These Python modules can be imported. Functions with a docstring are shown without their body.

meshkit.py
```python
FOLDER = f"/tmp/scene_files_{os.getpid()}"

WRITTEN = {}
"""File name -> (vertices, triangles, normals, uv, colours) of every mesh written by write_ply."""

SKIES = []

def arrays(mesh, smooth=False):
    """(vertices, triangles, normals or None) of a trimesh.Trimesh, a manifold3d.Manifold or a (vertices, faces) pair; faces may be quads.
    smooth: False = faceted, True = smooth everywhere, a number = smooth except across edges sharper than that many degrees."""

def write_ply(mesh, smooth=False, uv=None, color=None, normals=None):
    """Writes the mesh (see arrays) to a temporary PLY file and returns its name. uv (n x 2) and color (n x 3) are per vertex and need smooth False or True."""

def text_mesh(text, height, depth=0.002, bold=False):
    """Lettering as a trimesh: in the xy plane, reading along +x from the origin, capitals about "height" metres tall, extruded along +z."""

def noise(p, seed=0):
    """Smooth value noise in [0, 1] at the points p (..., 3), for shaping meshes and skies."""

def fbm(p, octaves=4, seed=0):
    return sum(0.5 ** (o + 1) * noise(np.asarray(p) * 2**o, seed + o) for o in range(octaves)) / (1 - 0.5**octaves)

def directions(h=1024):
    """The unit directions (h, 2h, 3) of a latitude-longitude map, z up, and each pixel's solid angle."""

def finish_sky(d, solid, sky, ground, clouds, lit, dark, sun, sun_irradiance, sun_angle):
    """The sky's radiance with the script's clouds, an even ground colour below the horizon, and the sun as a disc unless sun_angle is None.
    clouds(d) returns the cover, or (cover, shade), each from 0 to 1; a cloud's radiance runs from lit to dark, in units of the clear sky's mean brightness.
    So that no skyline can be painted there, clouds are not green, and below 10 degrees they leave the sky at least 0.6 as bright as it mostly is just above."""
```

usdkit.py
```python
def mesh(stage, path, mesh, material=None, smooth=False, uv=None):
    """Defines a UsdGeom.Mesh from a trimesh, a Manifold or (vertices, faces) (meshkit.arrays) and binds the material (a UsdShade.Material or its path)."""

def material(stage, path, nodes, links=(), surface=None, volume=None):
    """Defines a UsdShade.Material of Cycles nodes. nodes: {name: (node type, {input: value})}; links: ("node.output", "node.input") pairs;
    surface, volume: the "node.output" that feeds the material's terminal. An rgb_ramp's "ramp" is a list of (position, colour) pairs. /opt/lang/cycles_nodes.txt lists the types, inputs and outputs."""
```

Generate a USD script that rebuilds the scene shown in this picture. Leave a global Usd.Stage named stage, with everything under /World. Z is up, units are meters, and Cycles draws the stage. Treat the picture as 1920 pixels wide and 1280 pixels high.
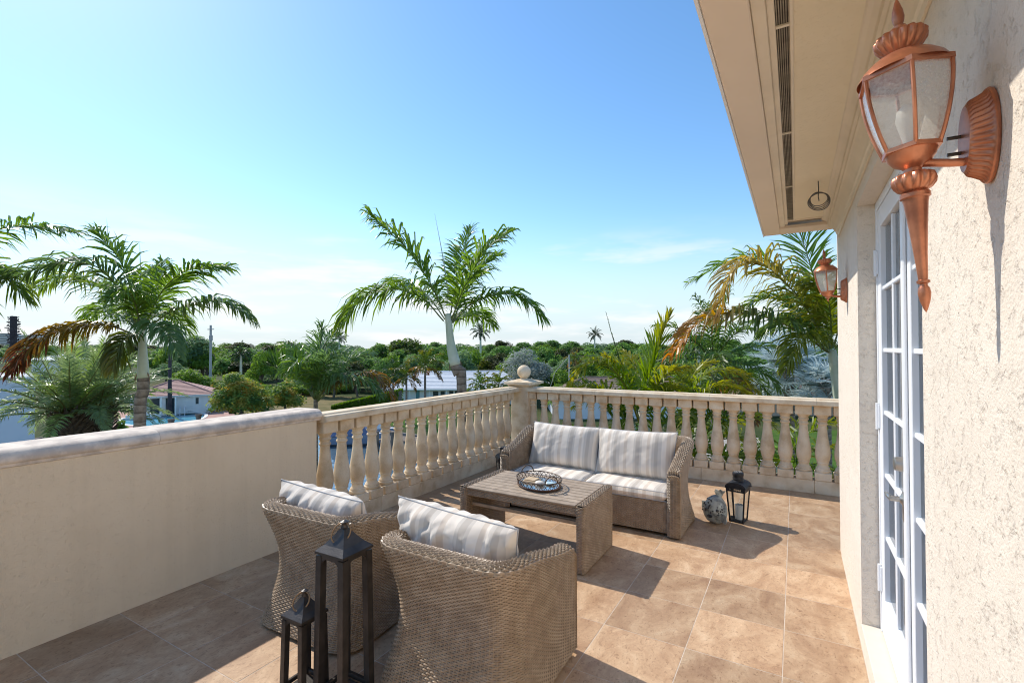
import math, random
import numpy as np, trimesh, shapely, usdkit, meshkit
from shapely.geometry import Polygon, box as sbox
from pxr import Usd, UsdGeom, UsdLux, UsdShade, Sdf, Gf, Vt

stage = Usd.Stage.CreateInMemory()
UsdGeom.SetStageUpAxis(stage, UsdGeom.Tokens.z)
UsdGeom.SetStageMetersPerUnit(stage, 1.0)
UsdGeom.Xform.Define(stage, '/World')
UsdGeom.Scope.Define(stage, '/World/Looks')
EXPOSURE, SKY, SUN, CLOUD = 1.08, 0.15, 0.56, (3.35, 3.35, 3.35)
HAZE = 0
PI = math.pi
rng = np.random.default_rng(7)

# ---------------------------------------------------------------- camera
FPX, YAW, PITCH, ROLL = 911.985, -0.52790828, 0.0136621, -0.0029100
EYE = np.array([0.0, 0.0, 1.65])
_fw = np.array([math.sin(YAW) * math.cos(PITCH), math.cos(YAW) * math.cos(PITCH), math.sin(PITCH)])
_r = np.array([math.cos(YAW), -math.sin(YAW), 0.0])
_u = np.cross(_r, _fw)
RT, UP = _r * math.cos(ROLL) + _u * math.sin(ROLL), -_r * math.sin(ROLL) + _u * math.cos(ROLL)
FW = _fw
cam = UsdGeom.Camera.Define(stage, '/World/camera')
cam.CreateHorizontalApertureAttr(36.0)
cam.CreateVerticalApertureAttr(24.0)
cam.CreateFocalLengthAttr(36.0 * FPX / 1920.0)
cam.CreateClippingRangeAttr(Gf.Vec2f(0.05, 20000))
cam.CreateExposureAttr(EXPOSURE)
cam.AddTransformOp().Set(Gf.Matrix4d(*[float(x) for x in (*RT, 0, *UP, 0, *(-FW), 0, *EYE, 1)]))

# ---------------------------------------------------------------- sky and sun
SUN_EL, SUN_AZ = math.radians(45.0), math.atan2(-0.468, 0.083)
sun_dir = np.array([math.sin(SUN_AZ) * math.cos(SUN_EL), math.cos(SUN_AZ) * math.cos(SUN_EL), math.sin(SUN_EL)])
dome = UsdLux.DomeLight.Define(stage, '/World/sky')
dome.GetPrim().SetCustomDataByKey('kind', 'structure')
skymat = usdkit.material(stage, '/World/Looks/sky_light', {
    'sky': ('sky_texture', {'sky_type': 'single_scattering', 'sun_disc': False, 'sun_elevation': SUN_EL, 'sun_rotation': SUN_AZ, 'altitude': 0.0, 'air_density': 1.0, 'aerosol_density': 0.25, 'ozone_density': 2.0}),
    'sat': ('hsv', {'saturation': 1.18, 'value': 0.69, 'hue': 0.497}),
    'tc': ('texture_coordinate', {}),
    'map': ('mapping', {'scale': (3.0, 3.0, 17.0), 'location': (3.1, 0.4, 0.25)}),
    'n': ('noise_texture', {'scale': 1.15, 'detail': 7.0, 'roughness': 0.56}),
    'ramp': ('map_range', {'range_type': 'smoothstep', 'from_min': 0.49, 'from_max': 0.66, 'to_min': 0.0, 'to_max': 1.0}),
    'sep': ('separate_xyz', {}),
    'lo': ('map_range', {'range_type': 'smoothstep', 'from_min': 0.26, 'from_max': 0.12, 'to_min': 0.0, 'to_max': 1.0}),
    'mul': ('math', {'math_type': 'multiply'}),
    'mul2': ('math', {'math_type': 'multiply', 'value2': 0.75}),
    'hzr': ('map_range', {'range_type': 'smoothstep', 'from_min': 0.27, 'from_max': 0.0, 'to_min': 0.0, 'to_max': 0.92}),
    'hz': ('mix_color', {'b': (2.2, 2.58, 2.85)}),
    'mix': ('mix_color', {'b': CLOUD}),
    'bg': ('background_shader', {'strength': SKY}),
}, [('tc.generated', 'map.vector'), ('map.vector', 'n.vector'), ('n.fac', 'ramp.value'), ('tc.generated', 'sep.vector'), ('sep.z', 'lo.value'),
    ('ramp.result', 'mul.value1'), ('lo.result', 'mul.value2'), ('mul.value', 'mul2.value1'), ('mul2.value', 'mix.fac'), ('sky.color', 'sat.color'), ('sat.color', 'hz.a'), ('sep.z', 'hzr.value'), ('hzr.result', 'hz.fac'), ('hz.result', 'mix.a'), ('mix.result', 'bg.color')], surface='bg.background')
UsdShade.MaterialBindingAPI.Apply(dome.GetPrim()).Bind(skymat)
sun = UsdLux.DistantLight.Define(stage, '/World/sun')
sun.CreateNormalizeAttr(True)
sun.CreateIntensityAttr(SUN)
sun.CreateAngleAttr(0.5)
sun.CreateColorAttr(Gf.Vec3f(1.0, 0.95, 0.87))
_z = sun_dir
_x = np.cross([0, 0, 1.0], _z); _x /= np.linalg.norm(_x)
_y = np.cross(_z, _x)
sun.AddTransformOp().Set(Gf.Matrix4d(*[float(v) for v in (*_x, 0, *_y, 0, *_z, 0, 0, 0, 50, 1)]))

# ---------------------------------------------------------------- helpers
GZ = -6.5                                            # the garden level below the terrace
RH = np.array([math.cos(YAW), -math.sin(YAW), 0.0])  # level "right" and "away" seen from the terrace
FH = np.array([math.sin(YAW), math.cos(YAW), 0.0])
def at(px, py, d):                                   # the point d metres deep that the photograph shows at (px, py)
    return EYE + d * (RT * (px - 960) / FPX - UP * (py - 640) / FPX + FW)
def flat(px, d, z=GZ):                               # a point at height z below the column px, d metres deep
    p = EYE + d * (RT * (px - 960) / FPX + FW)
    return np.array([p[0], p[1], z])
def zat(py, d):                                      # height seen at row py, d metres deep
    return 1.65 - d * (py - 652.5) / FPX

_used = {}
def numbered(parent, name):
    k = (parent, name)
    n = _used.get(k, -1) + 1
    _used[k] = n
    return f'{parent}/{name}' if n == 0 else f'{parent}/{name}_{n:03d}'
def data(prim, label=None, cat=None, group=None, kind=None):
    for k, v in (('label', label), ('category', cat), ('group', group), ('kind', kind)):
        if v: prim.SetCustomDataByKey(k, v)
    return prim
def path_of(p): return '/World' if p is None else (p if isinstance(p, str) else str(p.GetPath()))
def place(x, loc=(0, 0, 0), rz=0.0, sc=None, rx=0.0, ry=0.0):
    x.AddTranslateOp().Set(Gf.Vec3d(*[float(v) for v in loc]))
    if rz or rx or ry: x.AddRotateXYZOp().Set(Gf.Vec3f(math.degrees(rx), math.degrees(ry), math.degrees(rz)))
    if sc is not None: x.AddScaleOp().Set(Gf.Vec3f(*[float(v) for v in (sc if np.ndim(sc) else (sc,) * 3)]))
def thing(name, label=None, cat=None, loc=(0, 0, 0), rz=0.0, group=None, kind=None, sc=None, rx=0.0, ry=0.0, parent=None):
    x = UsdGeom.Xform.Define(stage, numbered(path_of(parent), name))
    place(x, loc, rz, sc, rx, ry)
    return data(x.GetPrim(), label, cat, group, kind)
def copy(src, name, label, cat, loc, rz=0.0, sc=None, group=None, rx=0.0, ry=0.0):
    x = UsdGeom.Xform.Define(stage, numbered('/World', name))
    p = x.GetPrim()
    p.GetReferences().AddInternalReference(src.GetPath() if not isinstance(src, str) else src)
    p.SetInstanceable(True)
    x.ClearXformOpOrder()
    for op in ('xformOp:translate', 'xformOp:rotateXYZ', 'xformOp:scale'): pass
    place(x, loc, rz or 1e-6, sc if sc is not None else 1.0, rx, ry)
    return data(p, label, cat, group)
def part(parent, name, m, mat, smooth=False, uv=None, tint=None, label=None, cat=None, group=None, kind=None):
    if isinstance(m, MB): m = m.get()
    me = usdkit.mesh(stage, numbered(path_of(parent), name), m, mat, smooth=smooth, uv=uv)
    if tint is not None:
        UsdGeom.PrimvarsAPI(me).CreatePrimvar('tint', Sdf.ValueTypeNames.Float3Array, 'vertex').Set(Vt.Vec3fArray.FromNumpy(np.asarray(tint, np.float32)))
    return data(me.GetPrim(), label, cat, group, kind)

class MB:                                            # collects shapes into ONE mesh
    def __init__(s): s.v, s.f, s.n = [], [], 0
    def add(s, v, f):
        v, f = np.asarray(v, float), np.asarray(f, int)
        if f.shape[1] == 4: f = np.vstack([f[:, [0, 1, 2]], f[:, [0, 2, 3]]])
        s.v.append(v); s.f.append(f + s.n); s.n += len(v)
        return s
    def get(s): return np.vstack(s.v), np.vstack(s.f)
    def box(s, x0, x1, y0, y1, z0, z1, b=0.0): return s.add(*bx(x0, x1, y0, y1, z0, z1, b))
    def tube(s, pts, r, n=8, cap=True): return s.add(*tube(pts, r, n, cap))
    def lathe(s, prof, n=16, loc=(0, 0, 0), flute=0, amp=0.0, sy=1.0, rng_=None):
        v, f = lathe(prof, n, flute, amp, sy, rng_); return s.add(v + np.array(loc), f)
    def xf(s, v, f, m):
        return s.add(np.asarray(v) @ np.asarray(m)[:3, :3].T + np.asarray(m)[:3, 3], f)

_BF = np.array([[0, 2, 3, 1], [4, 5, 7, 6], [0, 1, 5, 4], [2, 6, 7, 3], [0, 4, 6, 2], [1, 3, 7, 5]])
def bx(x0, x1, y0, y1, z0, z1, b=0.0):
    if not b:
        return np.array([[x, y, z] for z in (z0, z1) for y in (y0, y1) for x in (x0, x1)], float), _BF
    P = []
    for sx, X in ((1, x0), (-1, x1)):
        for sy, Y in ((1, y0), (-1, y1)):
            for sz, Z in ((1, z0), (-1, z1)):
                P += [(X, Y + sy * b, Z + sz * b), (X + sx * b, Y, Z + sz * b), (X + sx * b, Y + sy * b, Z)]
    h = trimesh.convex.convex_hull(np.array(P))
    return np.array(h.vertices), np.array(h.faces)
def hull(P):
    h = trimesh.convex.convex_hull(np.array(P, float)); return np.array(h.vertices), np.array(h.faces)
def grid_faces(nu, nv, wrap=False):                  # vertex index = i*nv + j
    i, j = np.meshgrid(np.arange(nu if wrap else nu - 1), np.arange(nv - 1), indexing='ij')
    a = i * nv + j; b = ((i + 1) % nu) * nv + j
    return np.stack([a, b, b + 1, a + 1], -1).reshape(-1, 4)
def lathe(prof, n=16, flute=0, amp=0.0, sy=1.0, fl=None):
    prof = np.asarray(prof, float); t = np.arange(n) / n * 2 * PI
    R = prof[:, 0][None, :] * np.ones((n, 1))
    if flute:
        w = np.ones(len(prof)) if fl is None else np.asarray(fl, float)
        R = R * (1 + amp * w[None, :] * (np.abs(np.cos(t * flute / 2)) - 0.6)[:, None])
    V = np.stack([R * np.cos(t)[:, None], sy * R * np.sin(t)[:, None], prof[:, 1][None, :] * np.ones((n, 1))], -1).reshape(-1, 3)
    return V, grid_faces(n, len(prof), True)
def tube(pts, r, n=8, cap=True):
    p = np.asarray(pts, float); m = len(p)
    r = np.broadcast_to(np.asarray(r, float), (m,))
    t = np.gradient(p, axis=0); t /= np.maximum(np.linalg.norm(t, axis=1, keepdims=True), 1e-9)
    a = np.array([0, 0, 1.0]) if abs(t[0][2]) < 0.9 else np.array([1.0, 0, 0])
    V = []
    for k in range(m):
        a = a - t[k] * (a @ t[k]); a /= np.linalg.norm(a)
        b = np.cross(t[k], a); th = np.arange(n) / n * 2 * PI
        V.append(p[k] + r[k] * (np.cos(th)[:, None] * a + np.sin(th)[:, None] * b))
    V = np.vstack(V); F = []
    for k in range(m - 1):
        for q in range(n):
            q2 = (q + 1) % n
            F.append((k * n + q, k * n + q2, (k + 1) * n + q2, (k + 1) * n + q))
    F = np.array(F); F = np.vstack([F[:, [0, 1, 2]], F[:, [0, 2, 3]]])
    if cap:
        V = np.vstack([V, p[0], p[-1]])
        q = np.arange(n); q2 = (q + 1) % n
        F = np.vstack([F, np.stack([np.full(n, m * n), q2, q], 1), np.stack([np.full(n, m * n + 1), (m - 1) * n + q, (m - 1) * n + q2], 1)])
    return V, F
def prism(poly, z0, z1):                             # extruded shapely polygon
    m = trimesh.creation.extrude_polygon(poly, z1 - z0, engine='earcut'); m.apply_translation((0, 0, z0)); return np.array(m.vertices), np.array(m.faces)
def sheet(poly, z):
    v, f = trimesh.creation.triangulate_polygon(poly, engine='earcut')
    v = np.asarray(v); f = np.asarray(f)
    V = np.column_stack([v, np.full(len(v), z)])
    a, b, c = V[f[:, 0]], V[f[:, 1]], V[f[:, 2]]
    flip = np.cross(b - a, c - a)[:, 2] < 0
    f[flip] = f[flip][:, ::-1]
    return V, f
def spline(ctrl, n):                                 # Catmull-Rom through the control points, evenly spaced
    c = np.asarray(ctrl, float); c = np.vstack([2 * c[0] - c[1], c, 2 * c[-1] - c[-2]])
    out = []
    for k in range(1, len(c) - 2):
        t = np.linspace(0, 1, 24, endpoint=False)[:, None]
        p0, p1, p2, p3 = c[k - 1:k + 3]
        out.append(0.5 * (2 * p1 + (p2 - p0) * t + (2 * p0 - 5 * p1 + 4 * p2 - p3) * t**2 + (3 * p1 - p0 - 3 * p2 + p3) * t**3))
    out = np.vstack(out + [c[-2][None]])
    s = np.concatenate([[0], np.cumsum(np.linalg.norm(np.diff(out, axis=0), axis=1))])
    x = np.linspace(0, s[-1], n)
    return np.stack([np.interp(x, s, out[:, k]) for k in range(out.shape[1])], 1)

# ---------------------------------------------------------------- materials
LK = '/World/Looks/'
def plain(name, col, rough=0.6, metal=0.0, spec=0.5, var=0.0, scale=6.0, bump=0.0, bscale=60.0, col2=None, island=0.0, objvar=0.0, lo=0.35, hi=0.65, bdist=0.01, detail=5.0):
    """one colour, mottled by noise, with fine relief"""
    n, l = {'p': ('principled_bsdf', {'roughness': rough, 'metallic': metal, 'specular_ior_level': spec, 'base_color': col})}, []
    src = None
    n['g'] = ('geometry', {})
    if var or col2 is not None:
        c2 = col2 if col2 is not None else tuple(c * (1 - var) for c in col)
        n['n'] = ('noise_texture', {'scale': scale, 'detail': detail, 'roughness': 0.6})
        n['r'] = ('rgb_ramp', {'ramp': [(lo, c2), (hi, col)]})
        l += [('g.position', 'n.vector'), ('n.fac', 'r.fac')]
        src = 'r.color'
    for key, amt, out in (('i', island, 'g.random_per_island'), ('o', objvar, 'oi.random')):
        if amt:
            if key == 'o': n['oi'] = ('object_info', {})
            n['m' + key] = ('map_range', {'from_min': 0.0, 'from_max': 1.0, 'to_min': 1 - amt, 'to_max': 1 + amt})
            n['h' + key] = ('hsv', {'color': col})
            l += [(out, f'm{key}.value'), (f'm{key}.result', f'h{key}.value')]
            if src: l.append((src, f'h{key}.color'))
            src = f'h{key}.color'
    if src: l.append((src, 'p.base_color'))
    if bump:
        n['bn'] = ('noise_texture', {'scale': bscale, 'detail': 4.0, 'roughness': 0.6})
        n['b'] = ('bump', {'strength': bump, 'distance': bdist})
        l += [('g.position', 'bn.vector'), ('bn.fac', 'b.height'), ('b.normal', 'p.normal')]
    return usdkit.material(stage, LK + name, n, l, surface='p.BSDF')

def stucco(name, col, col2, depth, scale=1.0, cut=0.6, streak=0.0):
    """rough float-finished stucco: uneven grit, with short torn pits"""
    n = {'g': ('geometry', {}), 'p': ('principled_bsdf', {'roughness': 0.88, 'specular_ior_level': 0.2}),
         'a': ('noise_texture', {'scale': 42.0 * scale, 'detail': 6.0, 'roughness': 0.62, 'distortion': 0.25}),
         'ar': ('map_range', {'range_type': 'smoothstep', 'from_min': 0.28, 'from_max': 0.48, 'to_min': 0.0, 'to_max': cut}),
         'f': ('noise_texture', {'scale': 120.0 * scale, 'detail': 5.0, 'roughness': 0.65}),
         'fm': ('math', {'math_type': 'multiply', 'value2': 0.75}),
         'u': ('noise_texture', {'scale': 9.0, 'detail': 3.0}),
         'um': ('math', {'math_type': 'multiply', 'value2': 0.9}), 'h0': ('math', {'math_type': 'add'}),
         'w': ('noise_texture', {'scale': 2.6, 'detail': 6.0, 'roughness': 0.65}),
         'h': ('math', {'math_type': 'add'}),
         'b': ('bump', {'strength': 1.0, 'distance': depth}),
         'c': ('rgb_ramp', {'ramp': [(0.3, col2), (0.7, col)]}),
         'mp': ('mapping', {'scale': (11.0, 11.0, 0.45)}), 'sn': ('noise_texture', {'scale': 1.0, 'detail': 5.0, 'roughness': 0.6}),
         'sr': ('rgb_ramp', {'ramp': [(0.36, tuple(1 - streak * k for k in (0.8, 0.9, 1.0))), (0.55, (1, 1, 1))]}),
         'm': ('mix_color', {'blend_type': 'multiply', 'fac': 1.0})}
    l = [('g.position', 'a.vector'), ('a.fac', 'ar.value'), ('g.position', 'f.vector'), ('f.fac', 'fm.value1'), ('g.position', 'u.vector'), ('u.fac', 'um.value1'), ('ar.result', 'h0.value1'), ('fm.value', 'h0.value2'), ('h0.value', 'h.value1'), ('um.value', 'h.value2'), ('h.value', 'b.height'), ('b.normal', 'p.normal'),
         ('g.position', 'w.vector'), ('w.fac', 'c.fac'), ('g.position', 'mp.vector'), ('mp.vector', 'sn.vector'), ('sn.fac', 'sr.fac'), ('c.color', 'm.a'), ('sr.color', 'm.b'), ('m.result', 'p.base_color')]
    return usdkit.material(stage, LK + name, n, l, surface='p.BSDF')

def leafy(name, rough=0.4, trans=0.35, spec=0.5, hue=0.0, col=None, vary=0.25, patch=0.0):
    """leaves: the mesh's own tint (or one colour), each leaf a little different, light passing through"""
    n = {'g': ('geometry', {}), 'p': ('principled_bsdf', {'roughness': rough, 'specular_ior_level': spec}), 't': ('translucent_bsdf', {}),
         'm': ('mix_closure', {'fac': trans}), 'mv': ('map_range', {'from_min': 0.0, 'from_max': 1.0, 'to_min': 1 - vary, 'to_max': 1 + vary}),
         'h': ('hsv', {}), 'ht': ('hsv', {'value': 1.5, 'saturation': 1.1, 'hue': 0.49})}
    l = [('g.random_per_island', 'mv.value'), ('mv.result', 'h.value'), ('h.color', 'p.base_color'), ('h.color', 'ht.color'), ('ht.color', 't.color'), ('p.BSDF', 'm.closure1'), ('t.BSDF', 'm.closure2')]
    if col is None:
        n['a'] = ('attribute', {'attribute': 'tint'}); src = 'a.color'
    else:
        n['k'] = ('color', {'value': col}); src = 'k.color'
    l.append((src, 'h.color'))
    return usdkit.material(stage, LK + name, n, l, surface='m.closure')

M = {}
M['stucco_wall'] = stucco('stucco_wall', (0.79, 0.695, 0.58), (0.74, 0.645, 0.53), 0.0060, 1.0, 0.48, 0.03)
M['stucco_parapet'] = stucco('stucco_parapet', (0.77, 0.615, 0.43), (0.72, 0.57, 0.39), 0.0042, 1.0, 0.4, 0.05)
M['soffit_stucco'] = stucco('soffit_stucco', (0.83, 0.72, 0.53), (0.78, 0.67, 0.48), 0.0024, 1.1, 0.5, 0.0)
M['trim'] = plain('trim', (0.80, 0.69, 0.53), 0.6, var=0.12, scale=3.0, bump=0.15, bscale=90)
M['fascia'] = plain('fascia', (0.79, 0.66, 0.52), 0.55, var=0.06, scale=2.0)
M['white_metal'] = plain('white_metal', (0.80, 0.81, 0.82), 0.35)
M['vent'] = plain('vent', (0.40, 0.34, 0.25), 0.6, var=0.4, scale=20)
M['vent_dark'] = plain('vent_dark', (0.09, 0.075, 0.06), 0.9)
M['coping'] = plain('coping', (0.70, 0.58, 0.46), 0.8, col2=(0.50, 0.41, 0.33), scale=9, bump=0.5, bscale=120, bdist=0.004, lo=0.42, hi=0.58)
def cast_stone():
    n = {'g': ('geometry', {}), 'p': ('principled_bsdf', {'roughness': 0.85, 'specular_ior_level': 0.25}),
         'a': ('noise_texture', {'scale': 7.0, 'detail': 4.0}), 'ar': ('rgb_ramp', {'ramp': [(0.32, (0.60, 0.44, 0.27)), (0.5, (0.75, 0.595, 0.405)), (0.72, (0.81, 0.68, 0.50))]}),
         's': ('noise_texture', {'scale': 320.0, 'detail': 2.0}), 'sr': ('rgb_ramp', {'ramp': [(0.3, (0.62, 0.58, 0.54)), (0.42, (1, 1, 1)), (0.65, (1, 1, 1)), (0.75, (1.12, 1.1, 1.08))]}),
         'm': ('mix_color', {'blend_type': 'multiply', 'fac': 1.0}),
         'oi': ('object_info', {}), 'mo': ('map_range', {'from_min': 0.0, 'from_max': 1.0, 'to_min': 0.90, 'to_max': 1.08}), 'h': ('hsv', {}),
         'b': ('bump', {'strength': 0.5, 'distance': 0.003})}
    l = [('g.position', 'a.vector'), ('a.fac', 'ar.fac'), ('g.position', 's.vector'), ('s.fac', 'sr.fac'), ('ar.color', 'm.a'), ('sr.color', 'm.b'), ('oi.random', 'mo.value'), ('mo.result', 'h.value'), ('m.result', 'h.color'), ('h.color', 'p.base_color'), ('s.fac', 'b.height'), ('b.normal', 'p.normal')]
    return usdkit.material(stage, LK + 'cast_stone', n, l, surface='p.BSDF')
M['stone'] = cast_stone()
def travertine():
    n = {'g': ('geometry', {}), 'oi': ('object_info', {}), 'p': ('principled_bsdf', {'specular_ior_level': 0.35}),
         'off': ('combine_xyz', {}), 'k1': ('math', {'math_type': 'multiply', 'value2': 91.0}), 'va': ('vector_math', {'math_type': 'add'}),
         'mp': ('mapping', {'scale': (1.5, 1.0, 1.0)}),
         'a': ('noise_texture', {'scale': 3.2, 'detail': 9.0, 'roughness': 0.68, 'distortion': 0.9}),
         'ar': ('rgb_ramp', {'ramp': [(0.28, (0.345, 0.198, 0.108)), (0.45, (0.445, 0.280, 0.160)), (0.57, (0.53, 0.355, 0.213)), (0.74, (0.63, 0.475, 0.315))]}),
         's': ('noise_texture', {'scale': 34.0, 'detail': 7.0, 'roughness': 0.75, 'distortion': 1.2}), 'sr': ('rgb_ramp', {'ramp': [(0.33, (0.50, 0.43, 0.37)), (0.45, (0.96, 0.95, 0.94)), (0.58, (1, 1, 1)), (0.70, (1.28, 1.27, 1.24))]}),
         'm': ('mix_color', {'blend_type': 'multiply', 'fac': 1.0}),
         'mo': ('map_range', {'from_min': 0.0, 'from_max': 1.0, 'to_min': 0.80, 'to_max': 1.14}), 'h': ('hsv', {}),
         'rr': ('map_range', {'from_min': 0.3, 'from_max': 0.7, 'to_min': 0.42, 'to_max': 0.68}),
         'b': ('bump', {'strength': 0.35, 'distance': 0.003})}
    l = [('oi.random', 'k1.value1'), ('k1.value', 'off.x'), ('k1.value', 'off.y'), ('g.position', 'va.vector1'), ('off.vector', 'va.vector2'), ('va.vector', 'mp.vector'), ('mp.vector', 'a.vector'), ('mp.vector', 's.vector'),
         ('a.fac', 'ar.fac'), ('s.fac', 'sr.fac'), ('ar.color', 'm.a'), ('sr.color', 'm.b'), ('oi.random', 'mo.value'), ('mo.result', 'h.value'), ('m.result', 'h.color'), ('h.color', 'p.base_color'), ('a.fac', 'rr.value'), ('rr.result', 'p.roughness'), ('s.fac', 'b.height'), ('b.normal', 'p.normal')]
    return usdkit.material(stage, LK + 'travertine', n, l, surface='p.BSDF')
M['travertine'] = travertine()
M['grout'] = plain('grout', (0.62, 0.51, 0.40), 0.9, var=0.3, scale=12)
M['wicker'] = plain('wicker', (0.68, 0.495, 0.32), 0.42, col2=(0.49, 0.335, 0.20), scale=16, island=0.42, spec=0.45, lo=0.4, hi=0.6)
M['wicker_stake'] = plain('wicker_stake', (0.40, 0.285, 0.175), 0.5, island=0.2)
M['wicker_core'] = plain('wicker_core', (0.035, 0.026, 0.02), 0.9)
M['slat'] = plain('slat', (0.42, 0.315, 0.215), 0.6, col2=(0.30, 0.215, 0.14), scale=14, objvar=0.10, bump=0.2, bscale=160)
M['bronze'] = plain('bronze', (0.068, 0.058, 0.050), 0.38, metal=0.5, var=0.4, scale=14, bump=0.12, bscale=120)
M['black_tin'] = plain('black_tin', (0.035, 0.037, 0.042), 0.42, metal=0.6, var=0.5, scale=20, bump=0.2, bscale=120)
M['rusty_iron'] = plain('rusty_iron', (0.14, 0.115, 0.09), 0.5, metal=0.6, col2=(0.10, 0.055, 0.03), scale=30)
M['dark_rust'] = plain('dark_rust', (0.12, 0.05, 0.025), 0.7, var=0.5, scale=30)
M['copper'] = plain('copper', (0.58, 0.225, 0.115), 0.34, metal=0.65, col2=(0.30, 0.105, 0.055), scale=14, bump=0.06, bscale=200, lo=0.3, hi=0.62)
M['wax'] = plain('wax', (0.85, 0.83, 0.76), 0.5)
M['mirror'] = plain('mirror', (0.66, 0.65, 0.62), 0.16, metal=1.0)
M['paper'] = plain('paper', (0.62, 0.45, 0.27), 0.8, var=0.25, scale=30)
M['shell'] = plain('shell', (0.78, 0.70, 0.58), 0.5, var=0.3, scale=60)
M['satin_nickel'] = plain('satin_nickel', (0.42, 0.40, 0.37), 0.35, metal=0.9)
M['wire'] = plain('wire', (0.12, 0.11, 0.10), 0.5)
def glass(name, tint, ior=1.5, rough=0.0, seedy=False, frost=0.0):
    n = {'t': ('transparent_bsdf', {'color': tint}), 'g': ('glossy_bsdf', {'color': (0.95, 0.95, 0.95), 'roughness': rough}), 'f': ('fresnel', {'IOR': ior}), 'm': ('mix_closure', {})}
    l = [('f.fac', 'm.fac'), ('t.BSDF', 'm.closure1'), ('g.BSDF', 'm.closure2')]
    out = 'm.closure'
    if seedy:
        n.update({'ge': ('geometry', {}), 'v': ('noise_texture', {'scale': 180.0, 'detail': 4.0, 'roughness': 0.7}), 'b': ('bump', {'strength': 0.5, 'distance': 0.002}),
                  'd': ('diffuse_bsdf', {'color': (0.72, 0.69, 0.62)}), 'tl': ('translucent_bsdf', {'color': (0.78, 0.76, 0.70)}), 'dm': ('mix_closure', {'fac': 0.55}),
                  'fr': ('map_range', {'from_min': 0.35, 'from_max': 0.7, 'to_min': frost - 0.15, 'to_max': frost + 0.2}), 'mm': ('mix_closure', {})})
        l += [('ge.position', 'v.vector'), ('v.fac', 'b.height'), ('b.normal', 'g.normal'), ('d.BSDF', 'dm.closure1'), ('tl.BSDF', 'dm.closure2'), ('v.fac', 'fr.value'), ('fr.result', 'mm.fac'), ('m.closure', 'mm.closure1'), ('dm.closure', 'mm.closure2')]
        out = 'mm.closure'
    return usdkit.material(stage, LK + name, n, l, surface=out)
M['glass'] = glass('glass', (0.93, 0.95, 0.95))
M['door_glass'] = glass('door_glass', (0.62, 0.65, 0.66))
M['seedy_glass'] = glass('seedy_glass', (0.92, 0.90, 0.86), seedy=True, frost=0.45, rough=0.05)
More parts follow.
